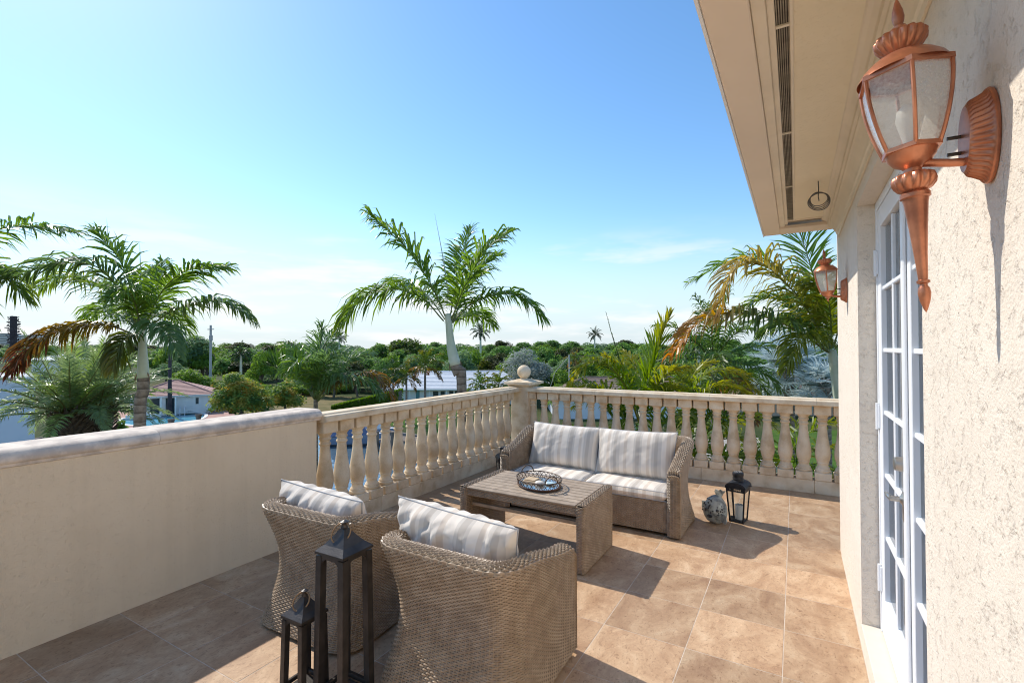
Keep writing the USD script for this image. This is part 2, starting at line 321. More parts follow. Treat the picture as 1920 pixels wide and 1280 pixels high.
def stripes(name):
    W_, G_, B_, L_ = (0.80, 0.705, 0.59), (0.53, 0.465, 0.39), (0.69, 0.58, 0.465), (0.64, 0.57, 0.485)
    seq = [(W_, .10), (L_, .05), (G_, .10), (L_, .05), (W_, .12), (B_, .07), (W_, .05), (L_, .06), (G_, .08), (L_, .08), (W_, .10), (B_, .08), (W_, .06)]
    tot, x, ramp = sum(w for _, w in seq), 0.0, []
    for c, w in seq:
        ramp += [(x / tot + 0.004, c), ((x + w) / tot - 0.004, c)]; x += w
    n = {'uv': ('uvmap', {'attribute': 'st'}), 's': ('separate_xyz', {}), 'k': ('math', {'math_type': 'multiply', 'value2': 1.15}), 'fr': ('math', {'math_type': 'fraction'}),
         'r': ('rgb_ramp', {'ramp': ramp}), 'p': ('principled_bsdf', {'roughness': 0.9, 'specular_ior_level': 0.15, 'sheen_weight': 0.15}),
         'g': ('geometry', {}), 'wn': ('noise_texture', {'scale': 900.0, 'detail': 1.0}), 'b': ('bump', {'strength': 0.25, 'distance': 0.0015})}
    l = [('uv.UV', 's.vector'), ('s.x', 'k.value1'), ('k.value', 'fr.value1'), ('fr.value', 'r.fac'), ('r.color', 'p.base_color'), ('g.position', 'wn.vector'), ('wn.fac', 'b.height'), ('b.normal', 'p.normal')]
    return usdkit.material(stage, LK + name, n, l, surface='p.BSDF')
M['stripe'] = stripes('striped_cloth')
M['piping'] = plain('piping', (0.42, 0.41, 0.40), 0.9)
M['ceramic'] = plain('ceramic', (0.40, 0.41, 0.36), 0.35, col2=(0.10, 0.105, 0.10), scale=13, lo=0.36, hi=0.56, bump=0.2, bscale=40)
M['ceramic_dark'] = plain('ceramic_dark', (0.05, 0.05, 0.05), 0.4)
M['frond'] = leafy('frond', 0.34, 0.5, 0.5)
M['tree_leaf'] = leafy('tree_leaf', 0.55, 0.48, 0.3, vary=0.38)
M['palm_bark_plain'] = plain('palm_bark_plain', (0.27, 0.22, 0.18), 0.9, col2=(0.15, 0.115, 0.09), scale=7, bump=0.6, bscale=25, bdist=0.03)
def ringed():
    n = {'g': ('geometry', {}), 'p': ('principled_bsdf', {'roughness': 0.9, 'specular_ior_level': 0.2}), 'w': ('wave_texture', {'wave_type': 'bands', 'bands_direction': 'z', 'profile': 'saw', 'scale': 1.9, 'distortion': 1.6, 'detail': 2.0, 'detail_scale': 2.0}),
         'r': ('rgb_ramp', {'ramp': [(0.0, (0.12, 0.095, 0.075)), (0.25, (0.25, 0.20, 0.16)), (1.0, (0.33, 0.275, 0.225))]}), 'n': ('noise_texture', {'scale': 12.0, 'detail': 5.0}), 'nr': ('rgb_ramp', {'ramp': [(0.35, (0.65, 0.62, 0.6)), (0.6, (1, 1, 1))]}),
         'm': ('mix_color', {'blend_type': 'multiply', 'fac': 1.0}), 'b': ('bump', {'strength': 0.8, 'distance': 0.02})}
    return usdkit.material(stage, LK + 'palm_bark', n, [('g.position', 'w.vector'), ('w.fac', 'r.fac'), ('g.position', 'n.vector'), ('n.fac', 'nr.fac'), ('r.color', 'm.a'), ('nr.color', 'm.b'), ('m.result', 'p.base_color'), ('w.fac', 'b.height'), ('b.normal', 'p.normal')], surface='p.BSDF')
M['palm_bark'] = ringed()
M['crownshaft'] = plain('crownshaft', (0.56, 0.58, 0.47), 0.5, col2=(0.44, 0.48, 0.34), scale=3)
M['bark'] = plain('bark', (0.16, 0.13, 0.10), 0.9, var=0.4, scale=4)
M['boots'] = plain('boots', (0.20, 0.14, 0.095), 0.95, col2=(0.09, 0.06, 0.04), scale=8, island=0.3)
M['dry_sheath'] = plain('dry_sheath', (0.30, 0.19, 0.11), 0.8, var=0.4, scale=10)
def meadow(name, stops, scale, s2=40.0):
    n = {'g': ('geometry', {}), 'p': ('principled_bsdf', {'roughness': 0.95, 'specular_ior_level': 0.1}), 'a': ('noise_texture', {'scale': scale, 'detail': 8.0, 'roughness': 0.65}), 'r': ('rgb_ramp', {'ramp': stops}),
         'f': ('noise_texture', {'scale': s2, 'detail': 3.0}), 'b': ('bump', {'strength': 0.6, 'distance': 0.08})}
    return usdkit.material(stage, LK + name, n, [('g.position', 'a.vector'), ('a.fac', 'r.fac'), ('r.color', 'p.base_color'), ('g.position', 'f.vector'), ('f.fac', 'b.height'), ('b.normal', 'p.normal')], surface='p.BSDF')
M['ground'] = meadow('ground_cover', [(0.3, (0.035, 0.055, 0.018)), (0.5, (0.07, 0.085, 0.03)), (0.7, (0.13, 0.11, 0.055))], 0.12)
M['dry_lawn'] = meadow('dry_lawn_cover', [(0.3, (0.09, 0.10, 0.03)), (0.5, (0.20, 0.16, 0.07)), (0.7, (0.27, 0.20, 0.10))], 0.5)
M['lawn'] = meadow('lawn_cover', [(0.3, (0.05, 0.10, 0.015)), (0.6, (0.08, 0.145, 0.025)), (0.8, (0.12, 0.16, 0.04))], 0.6)
M['pavers'] = plain('pavers', (0.42, 0.37, 0.31), 0.9, var=0.25, scale=1.5)
M['patio'] = plain('patio', (0.44, 0.24, 0.185), 0.85, var=0.2, scale=1.2)
M['asphalt'] = plain('asphalt', (0.07, 0.07, 0.07), 0.9, var=0.3, scale=0.6)
M['seawall'] = plain('seawall', (0.20, 0.17, 0.145), 0.9, var=0.5, scale=1.4)
def water(name, col, bs, dist):
    n = {'g': ('geometry', {}), 'p': ('principled_bsdf', {'base_color': col, 'roughness': 0.06, 'specular_ior_level': 0.5}), 'a': ('noise_texture', {'scale': bs, 'detail': 3.0}), 'b': ('bump', {'strength': 0.5, 'distance': dist})}
    return usdkit.material(stage, LK + name, n, [('g.position', 'a.vector'), ('a.fac', 'b.height'), ('b.normal', 'p.normal')], surface='p.BSDF')
M['canal'] = water('canal_water', (0.075, 0.115, 0.14), 1.6, 0.10)
M['pool'] = water('pool_water', (0.10, 0.36, 0.46), 2.5, 0.03)
M['white_wall'] = plain('white_wall', (0.74, 0.74, 0.70), 0.8, var=0.06, scale=0.8)
M['mint_wall'] = plain('mint_wall', (0.60, 0.68, 0.66), 0.8, var=0.06, scale=0.8)
M['grey_wall'] = plain('grey_wall', (0.60, 0.63, 0.66), 0.8, var=0.05, scale=0.5)
M['white_tile'] = plain('white_tile', (0.66, 0.67, 0.68), 0.7, var=0.12, scale=2.5, objvar=0.05)
M['pink_tile'] = plain('pink_tile', (0.48, 0.27, 0.22), 0.8, var=0.22, scale=3, objvar=0.07)
M['brown_tile'] = plain('brown_tile', (0.24, 0.17, 0.13), 0.85, var=0.35, scale=3, objvar=0.1)
M['window'] = plain('window', (0.03, 0.045, 0.05), 0.08)
M['teal'] = plain('teal', (0.10, 0.24, 0.25), 0.5)
M['blue_cloth'] = plain('blue_cloth', (0.13, 0.165, 0.27), 0.8)
M['white_plastic'] = plain('white_plastic', (0.75, 0.74, 0.71), 0.5)
M['dark_rail'] = plain('dark_rail', (0.05, 0.10, 0.12), 0.5)
M['pole'] = plain('pole', (0.42, 0.41, 0.39), 0.8, var=0.2, scale=2)
M['navy'] = plain('navy', (0.22, 0.27, 0.36), 0.35)
M['car_paint'] = plain('car_paint', (0.55, 0.56, 0.58), 0.25, metal=0.4)
M['rubber'] = plain('rubber', (0.02, 0.02, 0.02), 0.8)
M['dark_column'] = plain('dark_column', (0.055, 0.045, 0.05), 0.9, var=0.4, scale=2)
M['dock'] = plain('dock', (0.22, 0.17, 0.13), 0.9, var=0.4, scale=2)
M['interior'] = plain('interior', (0.42, 0.41, 0.40), 0.9)
M['blind'] = plain('blind', (0.30, 0.30, 0.30), 0.9, var=0.1)

# ================================================================ the terrace
WX, WY = 0.30, 4.79                                  # the house wall's face and its far end
PX = -3.67                                           # the parapet's face
TS, TX0, TY0 = 0.4665, -0.0735, 4.676                # floor tiles
floor = thing('terrace_floor', kind='structure')
part(floor, 'grout_bed', MB().box(-4.05, WX + 0.1, -2.0, 6.70, -0.30, -0.0009).box(WX + 0.1, 2.2, WY, 6.70, -0.30, -0.0009), M['grout'])
for i in range(-8, 6):
    for j in range(-14, 5):
        x0, x1, y0, y1 = TX0 + i * TS, TX0 + (i + 1) * TS, TY0 + j * TS, TY0 + (j + 1) * TS
        if y1 < -1.6: continue
        x0, y1 = max(x0, PX - 0.02), min(y1, 6.62)
        if y0 < WY - 0.12 and x1 > WX - 0.01: x1 = min(x1, WX - 0.001)
        if x1 - x0 < 0.04 or y1 - y0 < 0.04: continue
        g, dz = 0.0021, float(rng.uniform(-0.0004, 0.0006))
        part(floor, 'tile', bx(x0 + g, x1 - g, y0 + g, y1 - g, -0.02, dz, 0.0011), M['travertine'])

# parapet wall on the left
para = thing('parapet_wall', 'tan stucco parapet wall with a stone coping on the left of the terrace', 'wall')
part(para, 'wall_body', MB().box(-3.95, PX, -2.0, 2.86, -0.28, 1.035, 0.006), M['stucco_parapet'])
prof = [(-4.0, 1.03), (-4.0, 1.085), (-3.975, 1.108), (-3.72, 1.112), (-3.69, 1.107), (-3.664, 1.093), (-3.650, 1.070), (-3.648, 1.052), (-3.653, 1.040), (-3.662, 1.034), (-3.662, 1.020), (-3.672, 1.012)]
def extrude_y(prof, y0, y1):
    p = np.asarray(prof, float); n = len(p)
    V = np.vstack([np.column_stack([p[:, 0], np.full(n, y), p[:, 1]]) for y in (y0, y1)])
    F = [(k, (k + 1) % n, n + (k + 1) % n) for k in range(n)] + [(k, n + (k + 1) % n, n + k) for k in range(n)]
    _, cf = trimesh.creation.triangulate_polygon(Polygon(p), engine='earcut')
    cf = np.asarray(cf) % n; cf = cf[(cf[:, 0] != cf[:, 1]) & (cf[:, 1] != cf[:, 2]) & (cf[:, 0] != cf[:, 2])]
    F += [tuple(c) for c in cf] + [tuple(n + np.array(c)[::-1]) for c in cf]
    m = trimesh.Trimesh(V, F, process=False); trimesh.repair.fix_normals(m)
    return np.array(m.vertices), np.array(m.faces)
ys = [-2.0, 0.35, 1.62, 2.90]
for k in range(3):
    part(para, 'coping', extrude_y(prof, ys[k] + 0.001, ys[k + 1] - 0.001), M['coping'], smooth=35)

# balustrades
S = 0.083
def sq(z0, z1, s=S): return bx(-s, s, -s, s, z0, z1, 0.006)
bprof = [(0.060, .230), (.072, .236), (.078, .248), (.077, .262), (.068, .270), (.070, .280), (.066, .288), (.056, .300), (.052, .318), (.054, .330), (.060, .334), (.062, .342), (.058, .350),
         (.064, .366), (.0725, .395), (.0770, .43), (.0765, .465), (.0715, .515), (.062, .575), (.053, .635), (.046, .70), (.0425, .745), (.0425, .765), (.050, .770), (.0535, .779), (.050, .789), (.043, .795), (.043, .812), (.052, .818), (.055, .826), (.051, .835), (.047, .842), (.052, .856), (.062, .870), (.068, .880), (.069, .886)]
def baluster_mesh(dx, dy, seed):
    b = MB(); b.add(*sq(.148, .236)); b.lathe(bprof, 20); b.add(*sq(.883, .988))
    v, f = b.get(); return v + np.array([dx, dy, 0]), f
bal1 = thing('balustrade', 'cast stone balustrade on the left, running from the parapet wall to the corner pier', 'balustrade')
bal2 = thing('balustrade', 'cast stone balustrade along the back of the terrace, behind the sofa', 'balustrade')
LX, BY = -3.738, 6.563
def rail_prof(c, inward):                            # cross-section about the rail's centre line, the terrace side at +inward
    s = inward
    return [(c - s * .135, .988), (c + s * .118, .988), (c + s * .135, .998), (c + s * .135, 1.042), (c + s * .128, 1.050), (c + s * .080, 1.054), (c + s * .074, 1.066), (c - s * .074, 1.066), (c - s * .080, 1.054), (c - s * .128, 1.050), (c - s * .135, 1.042)]
rp, rb = rail_prof(LX, 1), rail_prof(BY, -1)
for a, b in ((2.905, 4.43), (4.43, 5.93), (5.93, 6.452)):
    part(bal1, 'rail', extrude_y(rp, a + .001, b - .001), M['stone'])
for a, b in ((2.862, 3.62), (3.62, 4.22), (4.22, 4.83), (4.83, 5.44), (5.44, 6.05), (6.05, 6.455)):
    part(bal1, 'plinth', bx(-3.835, -3.655, a + .001, b - .001, -.05, .147, 0.004), M['stone'])
def extrude_x(prof, x0, x1):
    v, f = extrude_y(prof, x0, x1); return v[:, [1, 0, 2]], f[:, ::-1]
for a, b in ((-3.483, -2.42), (-2.42, -.93), (-.93, .20), (.20, 1.3)):
    part(bal2, 'rail', extrude_x(rb, a + .001, b - .001), M['stone'])
for a, b in ((-3.483, -2.9), (-2.9, -1.95), (-1.95, -1.04), (-1.04, .17), (.17, 1.3)):
    part(bal2, 'plinth', bx(a + .001, b - .001, 6.484, 6.664, -.05, .147, 0.004), M['stone'])
for k in range(18):
    part(bal1, 'baluster', baluster_mesh(LX, 3.000 + .1907 * k, k), M['stone'], smooth=40)
for k in range(-2, 23):
    part(bal2, 'baluster', baluster_mesh(-2.992 + .1855 * k - .0925, BY, k), M['stone'], smooth=40)
pier = thing('stone_pier', 'square stone corner pier topped by a ball, joining the two balustrades', 'pier', (-3.635, 6.60, 0))
part(pier, 'shaft', MB().box(-.15, .15, -.148, .148, -.05, 1.062, .008), M['stone'])
b = MB()
for z0, z1, s0, s1 in ((1.062, 1.10, .155, .20), (1.10, 1.135, .225, .225), (1.135, 1.175, .215, .07)):
    b.add(*hull([(sx * s, sy * s, z) for z, s in ((z0, s0), (z1, s1)) for sx in (-1, 1) for sy in (-1, 1)]))
part(pier, 'cap', b, M['stone'])
ball = trimesh.creation.icosphere(3, .105); ball.apply_translation((0, 0, 1.283))
part(pier, 'ball', MB().add(np.array(ball.vertices), np.array(ball.faces)).lathe([(.05, 1.168), (.062, 1.172), (.055, 1.186), (.045, 1.19)], 20), M['stone'], smooth=True)

# ================================================================ the house on the right
house = thing('stucco_house', 'cream stucco house wall with deep soffit and white french doors', 'house')
D0, D1, DZ0, DZ1, DX = 1.715, 3.292, 0.134, 2.43, 0.385
TH = 0.22
b = MB()                                             # the wall's face, with the door opening cut out
def wallgrid(y0, y1, z0, z1): b.box(WX, WX + TH, y0, y1, z0, z1)
wallgrid(-2.0, D0, -.02, 2.66); wallgrid(D1, WY, -.02, 2.66); wallgrid(D0, D1, DZ1, 2.66); wallgrid(D0, D1, -.02, DZ0 - .012)
part(house, 'wall', b, M['stucco_wall'])
part(house, 'door_sill', MB().box(WX - .003, WX + TH, D0 + .001, D1 - .001, DZ0 - .012, DZ0, .003), plain('sill', (0.70, 0.62, 0.51), 0.7, var=.08, scale=6))
part(house, 'end_wall', MB().box(WX + TH, 6.0, WY - .22, WY - .002, -.02, 2.66), M['stucco_wall'])
part(house, 'lower_wall', MB().box(-4.02, 6.0, -8, 6.72, GZ - .3, -.302), M['stucco_parapet'])
part(house, 'roof_slab', MB().box(-.215, 6.0, -2.0, WY - .05, 2.86, 2.95), M['fascia'])
part(house, 'room_wall', MB().box(3.2, 3.3, -2, WY - .23, 0, 2.66).box(WX + TH, 3.2, -2.1, -2.0, 0, 2.66), M['interior'])
part(house, 'room_floor', MB().box(WX + TH + .001, 3.2, -2, WY - .23, .08, DZ0 - .03), M['interior'])
part(house, 'room_ceiling', MB().box(WX + TH + .001, 3.2, -2, WY - .23, 2.62, 2.66), M['interior'])
# the boxed soffit
SY = 4.765
part(house, 'fascia', MB().box(-.226, -.105, -2.0, SY, 2.617, 2.645, .003).box(-.226, -.200, -2.0, SY, 2.645, 2.86).box(-.105, WX - .03, SY - .215, SY, 2.617, 2.645, .003), M['fascia'])
part(house, 'drip_edge', MB().box(-.236, -.2265, -2.0, SY + .008, 2.612, 2.87).box(-.226, WX + .0, SY + .001, SY + .008, 2.640, 2.87), M['white_metal'])
part(house, 'soffit_board', MB().box(-.104, -.066, -2.0, SY - .216, 2.634, 2.66, .002), M['trim'])
part(house, 'soffit_frame', MB().box(-.066, -.045, -2.0, SY - .216, 2.648, 2.67, .002).box(-.007, .004, -2.0, SY - .34, 2.648, 2.67, .002).box(-.045, .2, SY - .345, SY - .33, 2.648, 2.67, .002), M['trim'])
part(house, 'soffit_panel', MB().box(.004, .235, -2.0, SY - .345, 2.655, 2.68), M['soffit_stucco'])
part(house, 'end_recess', MB().box(-.045, .2, SY - .33, SY - .2165, 2.662, 2.68), plain('recess', (0.38, 0.31, 0.22), 0.8, var=.35, scale=14))
vt = part(house, 'vent_backing', MB().box(-.045, -.007, -2.0, SY - .345, 2.668, 2.68), M['vent_dark'])
for k in range(6):
    x = -.0425 + k * .0064
    part(house, 'vent_slat', MB().box(x, x + .0028, -2.0, SY - .346, 2.655, 2.667), M['vent'])
for y in (.85, 1.72, 2.6, 3.48):
    part(house, 'vent_joint', MB().box(-.0448, -.0072, y, y + .012, 2.649, 2.6545), M['trim'])
cr = [(.300, 2.505), (.292, 2.505), (.290, 2.530), (.283, 2.536), (.278, 2.552), (.262, 2.576), (.246, 2.594), (.238, 2.600), (.236, 2.612), (.226, 2.618), (.222, 2.634), (.206, 2.646), (.192, 2.650), (.186, 2.656), (.186, 2.672), (.300, 2.672)]
cr = [(x - .0005, z) for x, z in cr]
part(house, 'crown_moulding', extrude_y(cr, -2.0, SY - .2), M['trim'])

# the french doors: two leaves set back in the opening
def leaf(name, y0, y1, hinge_y, label):
    lf = thing(name, label, parent=house)
    x0, x1 = DX, DX + .045
    z0, z1 = DZ0 + .006, DZ1 - .05
    st, tr, br = .095, .10, .20
    part(lf, 'stile', MB().box(x0, x1, y0, y0 + st, z0, z1, .003), M['white_metal'])
    part(lf, 'stile', MB().box(x0, x1, y1 - st, y1, z0, z1, .003), M['white_metal'])
    part(lf, 'top_rail', MB().box(x0 + .0005, x1, y0 + st, y1 - st, z1 - tr, z1, .002), M['white_metal'])
    part(lf, 'bottom_rail', MB().box(x0 + .0005, x1, y0 + st, y1 - st, z0, z0 + br, .002), M['white_metal'])
    gy0, gy1, gz0, gz1 = y0 + st, y1 - st, z0 + br, z1 - tr
    ym = (gy0 + gy1) / 2
    part(lf, 'muntin', MB().box(x0 + .010, x1, ym - .011, ym + .011, gz0, gz1, .004), M['white_metal'])
    for k in range(1, 6):
        z = gz0 + (gz1 - gz0) * k / 6
        part(lf, 'muntin', MB().box(x0 + .008, x1 - .002, gy0, gy1, z - .011, z + .011, .004), M['white_metal'])
    for k in range(6):
        for a, c in ((gy0, ym - .011), (ym + .011, gy1)):
            za, zb = gz0 + (gz1 - gz0) * k / 6 + .011, gz0 + (gz1 - gz0) * (k + 1) / 6 - .011
            part(lf, 'pane', bx(x0 + .024, x0 + .028, a + .0005, c - .0005, za + .0005, zb - .0005), M['door_glass'])
    for z in ((.42, 1.28, 2.10) if hinge_y is not None else ()):
        part(lf, 'hinge', MB().tube([(x0 - .009, hinge_y, z - .07), (x0 - .009, hinge_y, z + .07)], .0085, 10).box(x0 - .006, x0 - .001, hinge_y - .028, hinge_y + .02, z - .062, z + .062), M['white_metal'])
    return lf
YM = (D0 + D1) / 2
fr = part(house, 'door_frame', MB().box(DX - .004, DX + .1, D1 - .04, D1 - .001, DZ0, DZ1 - .001, .002).box(DX - .004, DX + .1, D0 + .001, D0 + .04, DZ0, DZ1 - .001, .002).box(DX - .004, DX + .1, D0 + .04, D1 - .04, DZ1 - .045, DZ1 - .001, .002), M['white_metal'])
d1 = leaf('door', YM + .004, D1 - .042, D1 - .040, 'far french door leaf with lever handle and deadbolt')
d2 = leaf('door', D0 + .042, YM - .004, None, 'near french door leaf, partly hidden by the wall')
part(house, 'astragal', MB().box(DX - .014, DX - .001, YM - .045, YM - .003, DZ0 + .012, DZ1 - .052, .004), M['white_metal'])
hy = YM + .055
lv = MB().lathe([(.0, -.001), (.027, 0), (.027, .008), (.016, .014), (.011, .018), (.011, .052), (0, .056)], 16)
v, f = lv.get(); v = v[:, [2, 1, 0]] * np.array([-1, 1, 1])
hd = MB().add(v + np.array([DX - .001, hy, 1.02]), f)
hd.tube(spline([(DX - .048, hy, 1.02), (DX - .052, hy + .03, 1.022), (DX - .050, hy + .08, 1.018), (DX - .050, hy + .125, 1.012)], 10), [.009, .010, .0095, .009, .0085, .008, .0075, .007, .0065, .004], 10)
hd.box(DX - .008, DX - .001, hy - .022, hy + .022, .93, 1.05, .006)
part(d1, 'handle', hd, M['satin_nickel'], smooth=40)
v, f = lathe([(0, 0), (.031, 0), (.031, .010), (.027, .032), (.020, .036), (.0, .036)], 20); v = v[:, [2, 1, 0]] * np.array([-1, 1, 1])
part(d1, 'deadbolt', (v + np.array([DX - .001, hy, 1.165]), f), M['satin_nickel'], smooth=40)
# slatted blinds hanging inside the doors
for a, c, l in ((YM + .05, D1 - .06, 'far'), (D0 + .06, YM - .05, 'near')):
    part(house, 'door_blind', MB().box(DX + .060, DX + .064, a, c, DZ0 + .05, DZ1 - .08), M['blind'])

# coil of cable hanging from the soffit
b = MB().tube(spline([(.128, 3.47, 2.656), (.129, 3.472, 2.60), (.127, 3.47, 2.56), (.131, 3.474, 2.535)], 12), .0028, 6)
for k in range(4):
    th = np.linspace(0, 2 * PI, 40); rr = .045 + .004 * k
    b.tube(np.stack([.13 + rr * np.cos(th + k), 3.465 + .006 * k + .01 * np.sin(th * 2 + k), 2.545 + rr * .92 * np.sin(th + k) - .004 * k], 1), .0028, 6)
data(part(None, 'cable_coil', b, M['wire'], smooth=40), 'loose coil of dark cable hanging from the soffit above the doors', 'cable')

# ================================================================ wall lanterns (origin: where the wall plate sits; -x points out of the wall)
def wall_lantern(name, label, loc, torch=True):
    t = thing(name, label, 'lamp', loc)
    lean = math.radians(3.6)
    R = np.eye(4); R[:3, :3] = [[math.cos(lean), 0, -math.sin(lean)], [0, 1, 0], [math.sin(lean), 0, math.cos(lean)]]
    base = np.array([-.092, 0.0, -.307])             # the drop's tip
    def P(nm, mb, mat, smooth=35, par=t):
        v, f = mb.get() if isinstance(mb, MB) else mb
        v = v * np.array([.79, .79, 1])
        return part(par, nm, (v @ R[:3, :3].T + base, f), mat, smooth=smooth)
    if torch:
        P('drop', MB().lathe([(0, 0), (.004, .006), (.010, .022), (.0125, .036), (.011, .045), (.0075, .050), (.0078, .053), (.0125, .055), (.0128, .059), (.009, .061), (.0095, .066), (.013, .11), (.018, .16), (.0235, .205), (.0255, .212), (.029, .214), (.029, .221), (.026, .224), (.022, .226)], 28), M['copper'])
        fl = [0, 0, .4, 1, 1, 1, .4, 0, 0]
        P('lower_collar', MB().lathe([(.020, .224), (.026, .226), (.033, .230), (.039, .238), (.041, .247), (.038, .255), (.031, .259), (.022, .260), (.019, .261)], 72, (0, 0, 0), 12, .20, 1.0, fl), M['copper'])
    else:
        P('drop', MB().lathe([(0, .236), (.005, .240), (.008, .247), (.005, .253), (.012, .257), (.019, .261)], 20), M['copper'])
    P('bowl', MB().lathe([(.018, .260), (.017, .268), (.023, .273), (.036, .279), (.046, .290), (.051, .303), (.052, .307)], 32), M['copper'])
    NP = 6
    def ring(r0, z0, z1, t_):
        m = MB(); a = [k * 2 * PI / NP + PI / NP for k in range(NP)]
        V = []
        for z, r in ((z0, r0), (z1, r0), (z1, r0 - t_), (z0, r0 - t_)):
            V += [(r * math.cos(q), r * math.sin(q), z) for q in a]
        F = []
        for lv_ in range(4):
            for k in range(NP):
                k2, l2 = (k + 1) % NP, (lv_ + 1) % 4
                F.append((lv_ * NP + k, lv_ * NP + k2, l2 * NP + k2, l2 * NP + k))
        return m.add(np.array(V), np.array(F))
    prof = [(.0555, .303), (.064, .322), (.0745, .350), (.083, .380), (.0885, .408), (.091, .432), (.0915, .444)]
    P('lower_ring', ring(.0600, .299, .307, .016), M['copper'], False)
    P('upper_ring', ring(.0965, .440, .449, .018), M['copper'], False)
    for k in range(NP):
        a0, a1 = k * 2 * PI / NP + PI / NP, (k + 1) * 2 * PI / NP + PI / NP
        pr = np.asarray(spline(prof, 9))
        bar = [(r_ * math.cos(a0), r_ * math.sin(a0), z) for r_, z in pr]
        P('bar', MB().tube(bar, .0042, 6), M['copper'], 40)
        V = []
        for r_, z in pr:
            for q in (.05, .95):
                p = (1 - q) * np.array([math.cos(a0), math.sin(a0)]) + q * np.array([math.cos(a1), math.sin(a1)])
                V.append((p[0] * (r_ - .002), p[1] * (r_ - .002), z))
        P('pane', (np.array(V), grid_faces(9, 2)), M['seedy_glass'], 60)
    P('roof', MB().lathe([(.0915, .447), (.080, .462), (.064, .474), (.050, .481), (.034, .485), (.030, .487)], 6 * 8), M['copper'])
    P('fluted_crown', MB().lathe([(.028, .484), (.030, .490), (.040, .497), (.048, .508), (.050, .518), (.046, .524), (.036, .527), (.015, .529)], 96, (0, 0, 0), 16, .18, 1.0, [0, 0, .6, 1, 1, .8, .3, 0]), M['copper'])
    P('finial', MB().lathe([(.012, .527), (.009, .533), (.013, .536), (.0135, .541), (.008, .544), (.0105, .550), (.0125, .559), (.0105, .572), (.005, .588), (0, .598)], 24), M['copper'])
    P('bulb', MB().lathe([(0, .300), (.013, .302), (.014, .325), (.020, .345), (.024, .362), (.020, .380), (.008, .390), (0, .391)], 20), M['wax'])
    # wall plate: oval, fluted, flaring towards the wall
    pl = lathe([(0, .0), (.082, .0), (.084, .004), (.082, .008), (.074, .012), (.068, .022), (.065, .030), (.060, .034), (.058, .036), (0, .036)], 160, 40, .10, 1.0, [0, 0, 0, 0, .8, 1, .8, 0, 0, 0])
    v, f = pl; v = np.stack([-v[:, 2] - .001, v[:, 0] * .62, v[:, 1] * 1.0], 1)
    part(t, 'wall_plate', (v, f), M['copper'], smooth=35)
    part(t, 'arm', MB().tube(spline([(-.034, 0, -.040), (-.055, 0, -.038), (-.085, 0, -.032), (-.105, 0, -.030)], 8), .0075, 10), M['copper'], smooth=40)
    for dz in (.012, -.018):
        part(t, 'screw', MB().tube([(-.036, .018, dz), (-.056, .018, dz)], .0034, 8), M['bronze'])
    return t
lamp1 = wall_lantern('wall_lantern', 'large copper wall lantern close to the camera, right of the french doors', (WX, 1.155, 2.020))
lamp2 = wall_lantern('wall_lantern', 'copper wall lantern with no torch stem at the far end of the house wall', (WX, 3.93, 2.03), False)

# ================================================================ woven furniture
def weave(G, amp=.0029, bulge=.0024, fill=.91, closed=False, stakes=True):
    """G[i, j]: points of a surface; i at half-stake steps along the strands, j the strand borders. Returns (strands, stakes) as meshes: every strand a ribbon going over and under the stakes."""
    G = np.asarray(G, float); nu, nb = G.shape[:2]
    du = np.gradient(G, axis=0); dv = np.gradient(G, axis=1)
    N = np.cross(du, dv); N /= np.maximum(np.linalg.norm(N, axis=2, keepdims=True), 1e-9)
    a, b = G[:, :-1], G[:, 1:]
    c, h, n = (a + b) / 2, (b - a) / 2 * fill, (N[:, :-1] + N[:, 1:]) / 2
    i, r = np.meshgrid(np.arange(nu), np.arange(nb - 1), indexing='ij')
    d = (amp * np.cos(PI * i / 2 + PI * r))[..., None]
    V = np.stack([c - h + n * (d - bulge * .4), c + n * (d + bulge), c + h + n * (d - bulge * .4)], 2)     # nu, rows, 3
    V = V.transpose(1, 0, 2, 3)                                                                          # rows, nu, 3
    rows = nb - 1
    f = grid_faces(nu, 3)
    F = (f[None] + (np.arange(rows) * nu * 3)[:, None, None]).reshape(-1, 4)
    out = MB().add(V.reshape(-1, 3), F)
    if not stakes: return out.get(), None
    st = MB()
    ii = np.arange(0, nu, 2)
    du_ = du / np.maximum(np.linalg.norm(du, axis=2, keepdims=True), 1e-9)
    w = .0042
    SV = np.stack([G[ii] - du_[ii] * w - N[ii] * .001, G[ii] + N[ii] * .0008, G[ii] + du_[ii] * w - N[ii] * .001], 2)  # k, nb, 3
    f = grid_faces(nb, 3)
    F = (f[None] + (np.arange(len(ii)) * nb * 3)[:, None, None]).reshape(-1, 4)
    st.add(SV.reshape(-1, 3), F[:, ::-1])
    return out.get(), st.get()
def merge(*ms):
    b = MB()
    for m in ms:
        if m is not None: b.add(*m)
    return b.get()
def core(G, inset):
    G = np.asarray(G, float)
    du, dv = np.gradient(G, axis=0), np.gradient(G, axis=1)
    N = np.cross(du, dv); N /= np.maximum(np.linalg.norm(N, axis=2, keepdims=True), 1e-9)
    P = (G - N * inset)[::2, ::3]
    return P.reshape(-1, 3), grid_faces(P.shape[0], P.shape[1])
def resample(p, step):
    p = np.asarray(p, float); s = np.concatenate([[0], np.cumsum(np.linalg.norm(np.diff(p, axis=0), axis=1))])
    n = max(4, int(round(s[-1] / step / 4)) * 4) + 1
    x = np.linspace(0, s[-1], n)
    return np.stack([np.interp(x, s, p[:, k]) for k in range(2)], 1)
def smooth01(t): t = np.clip(t, 0, 1); return t * t * (3 - 2 * t)
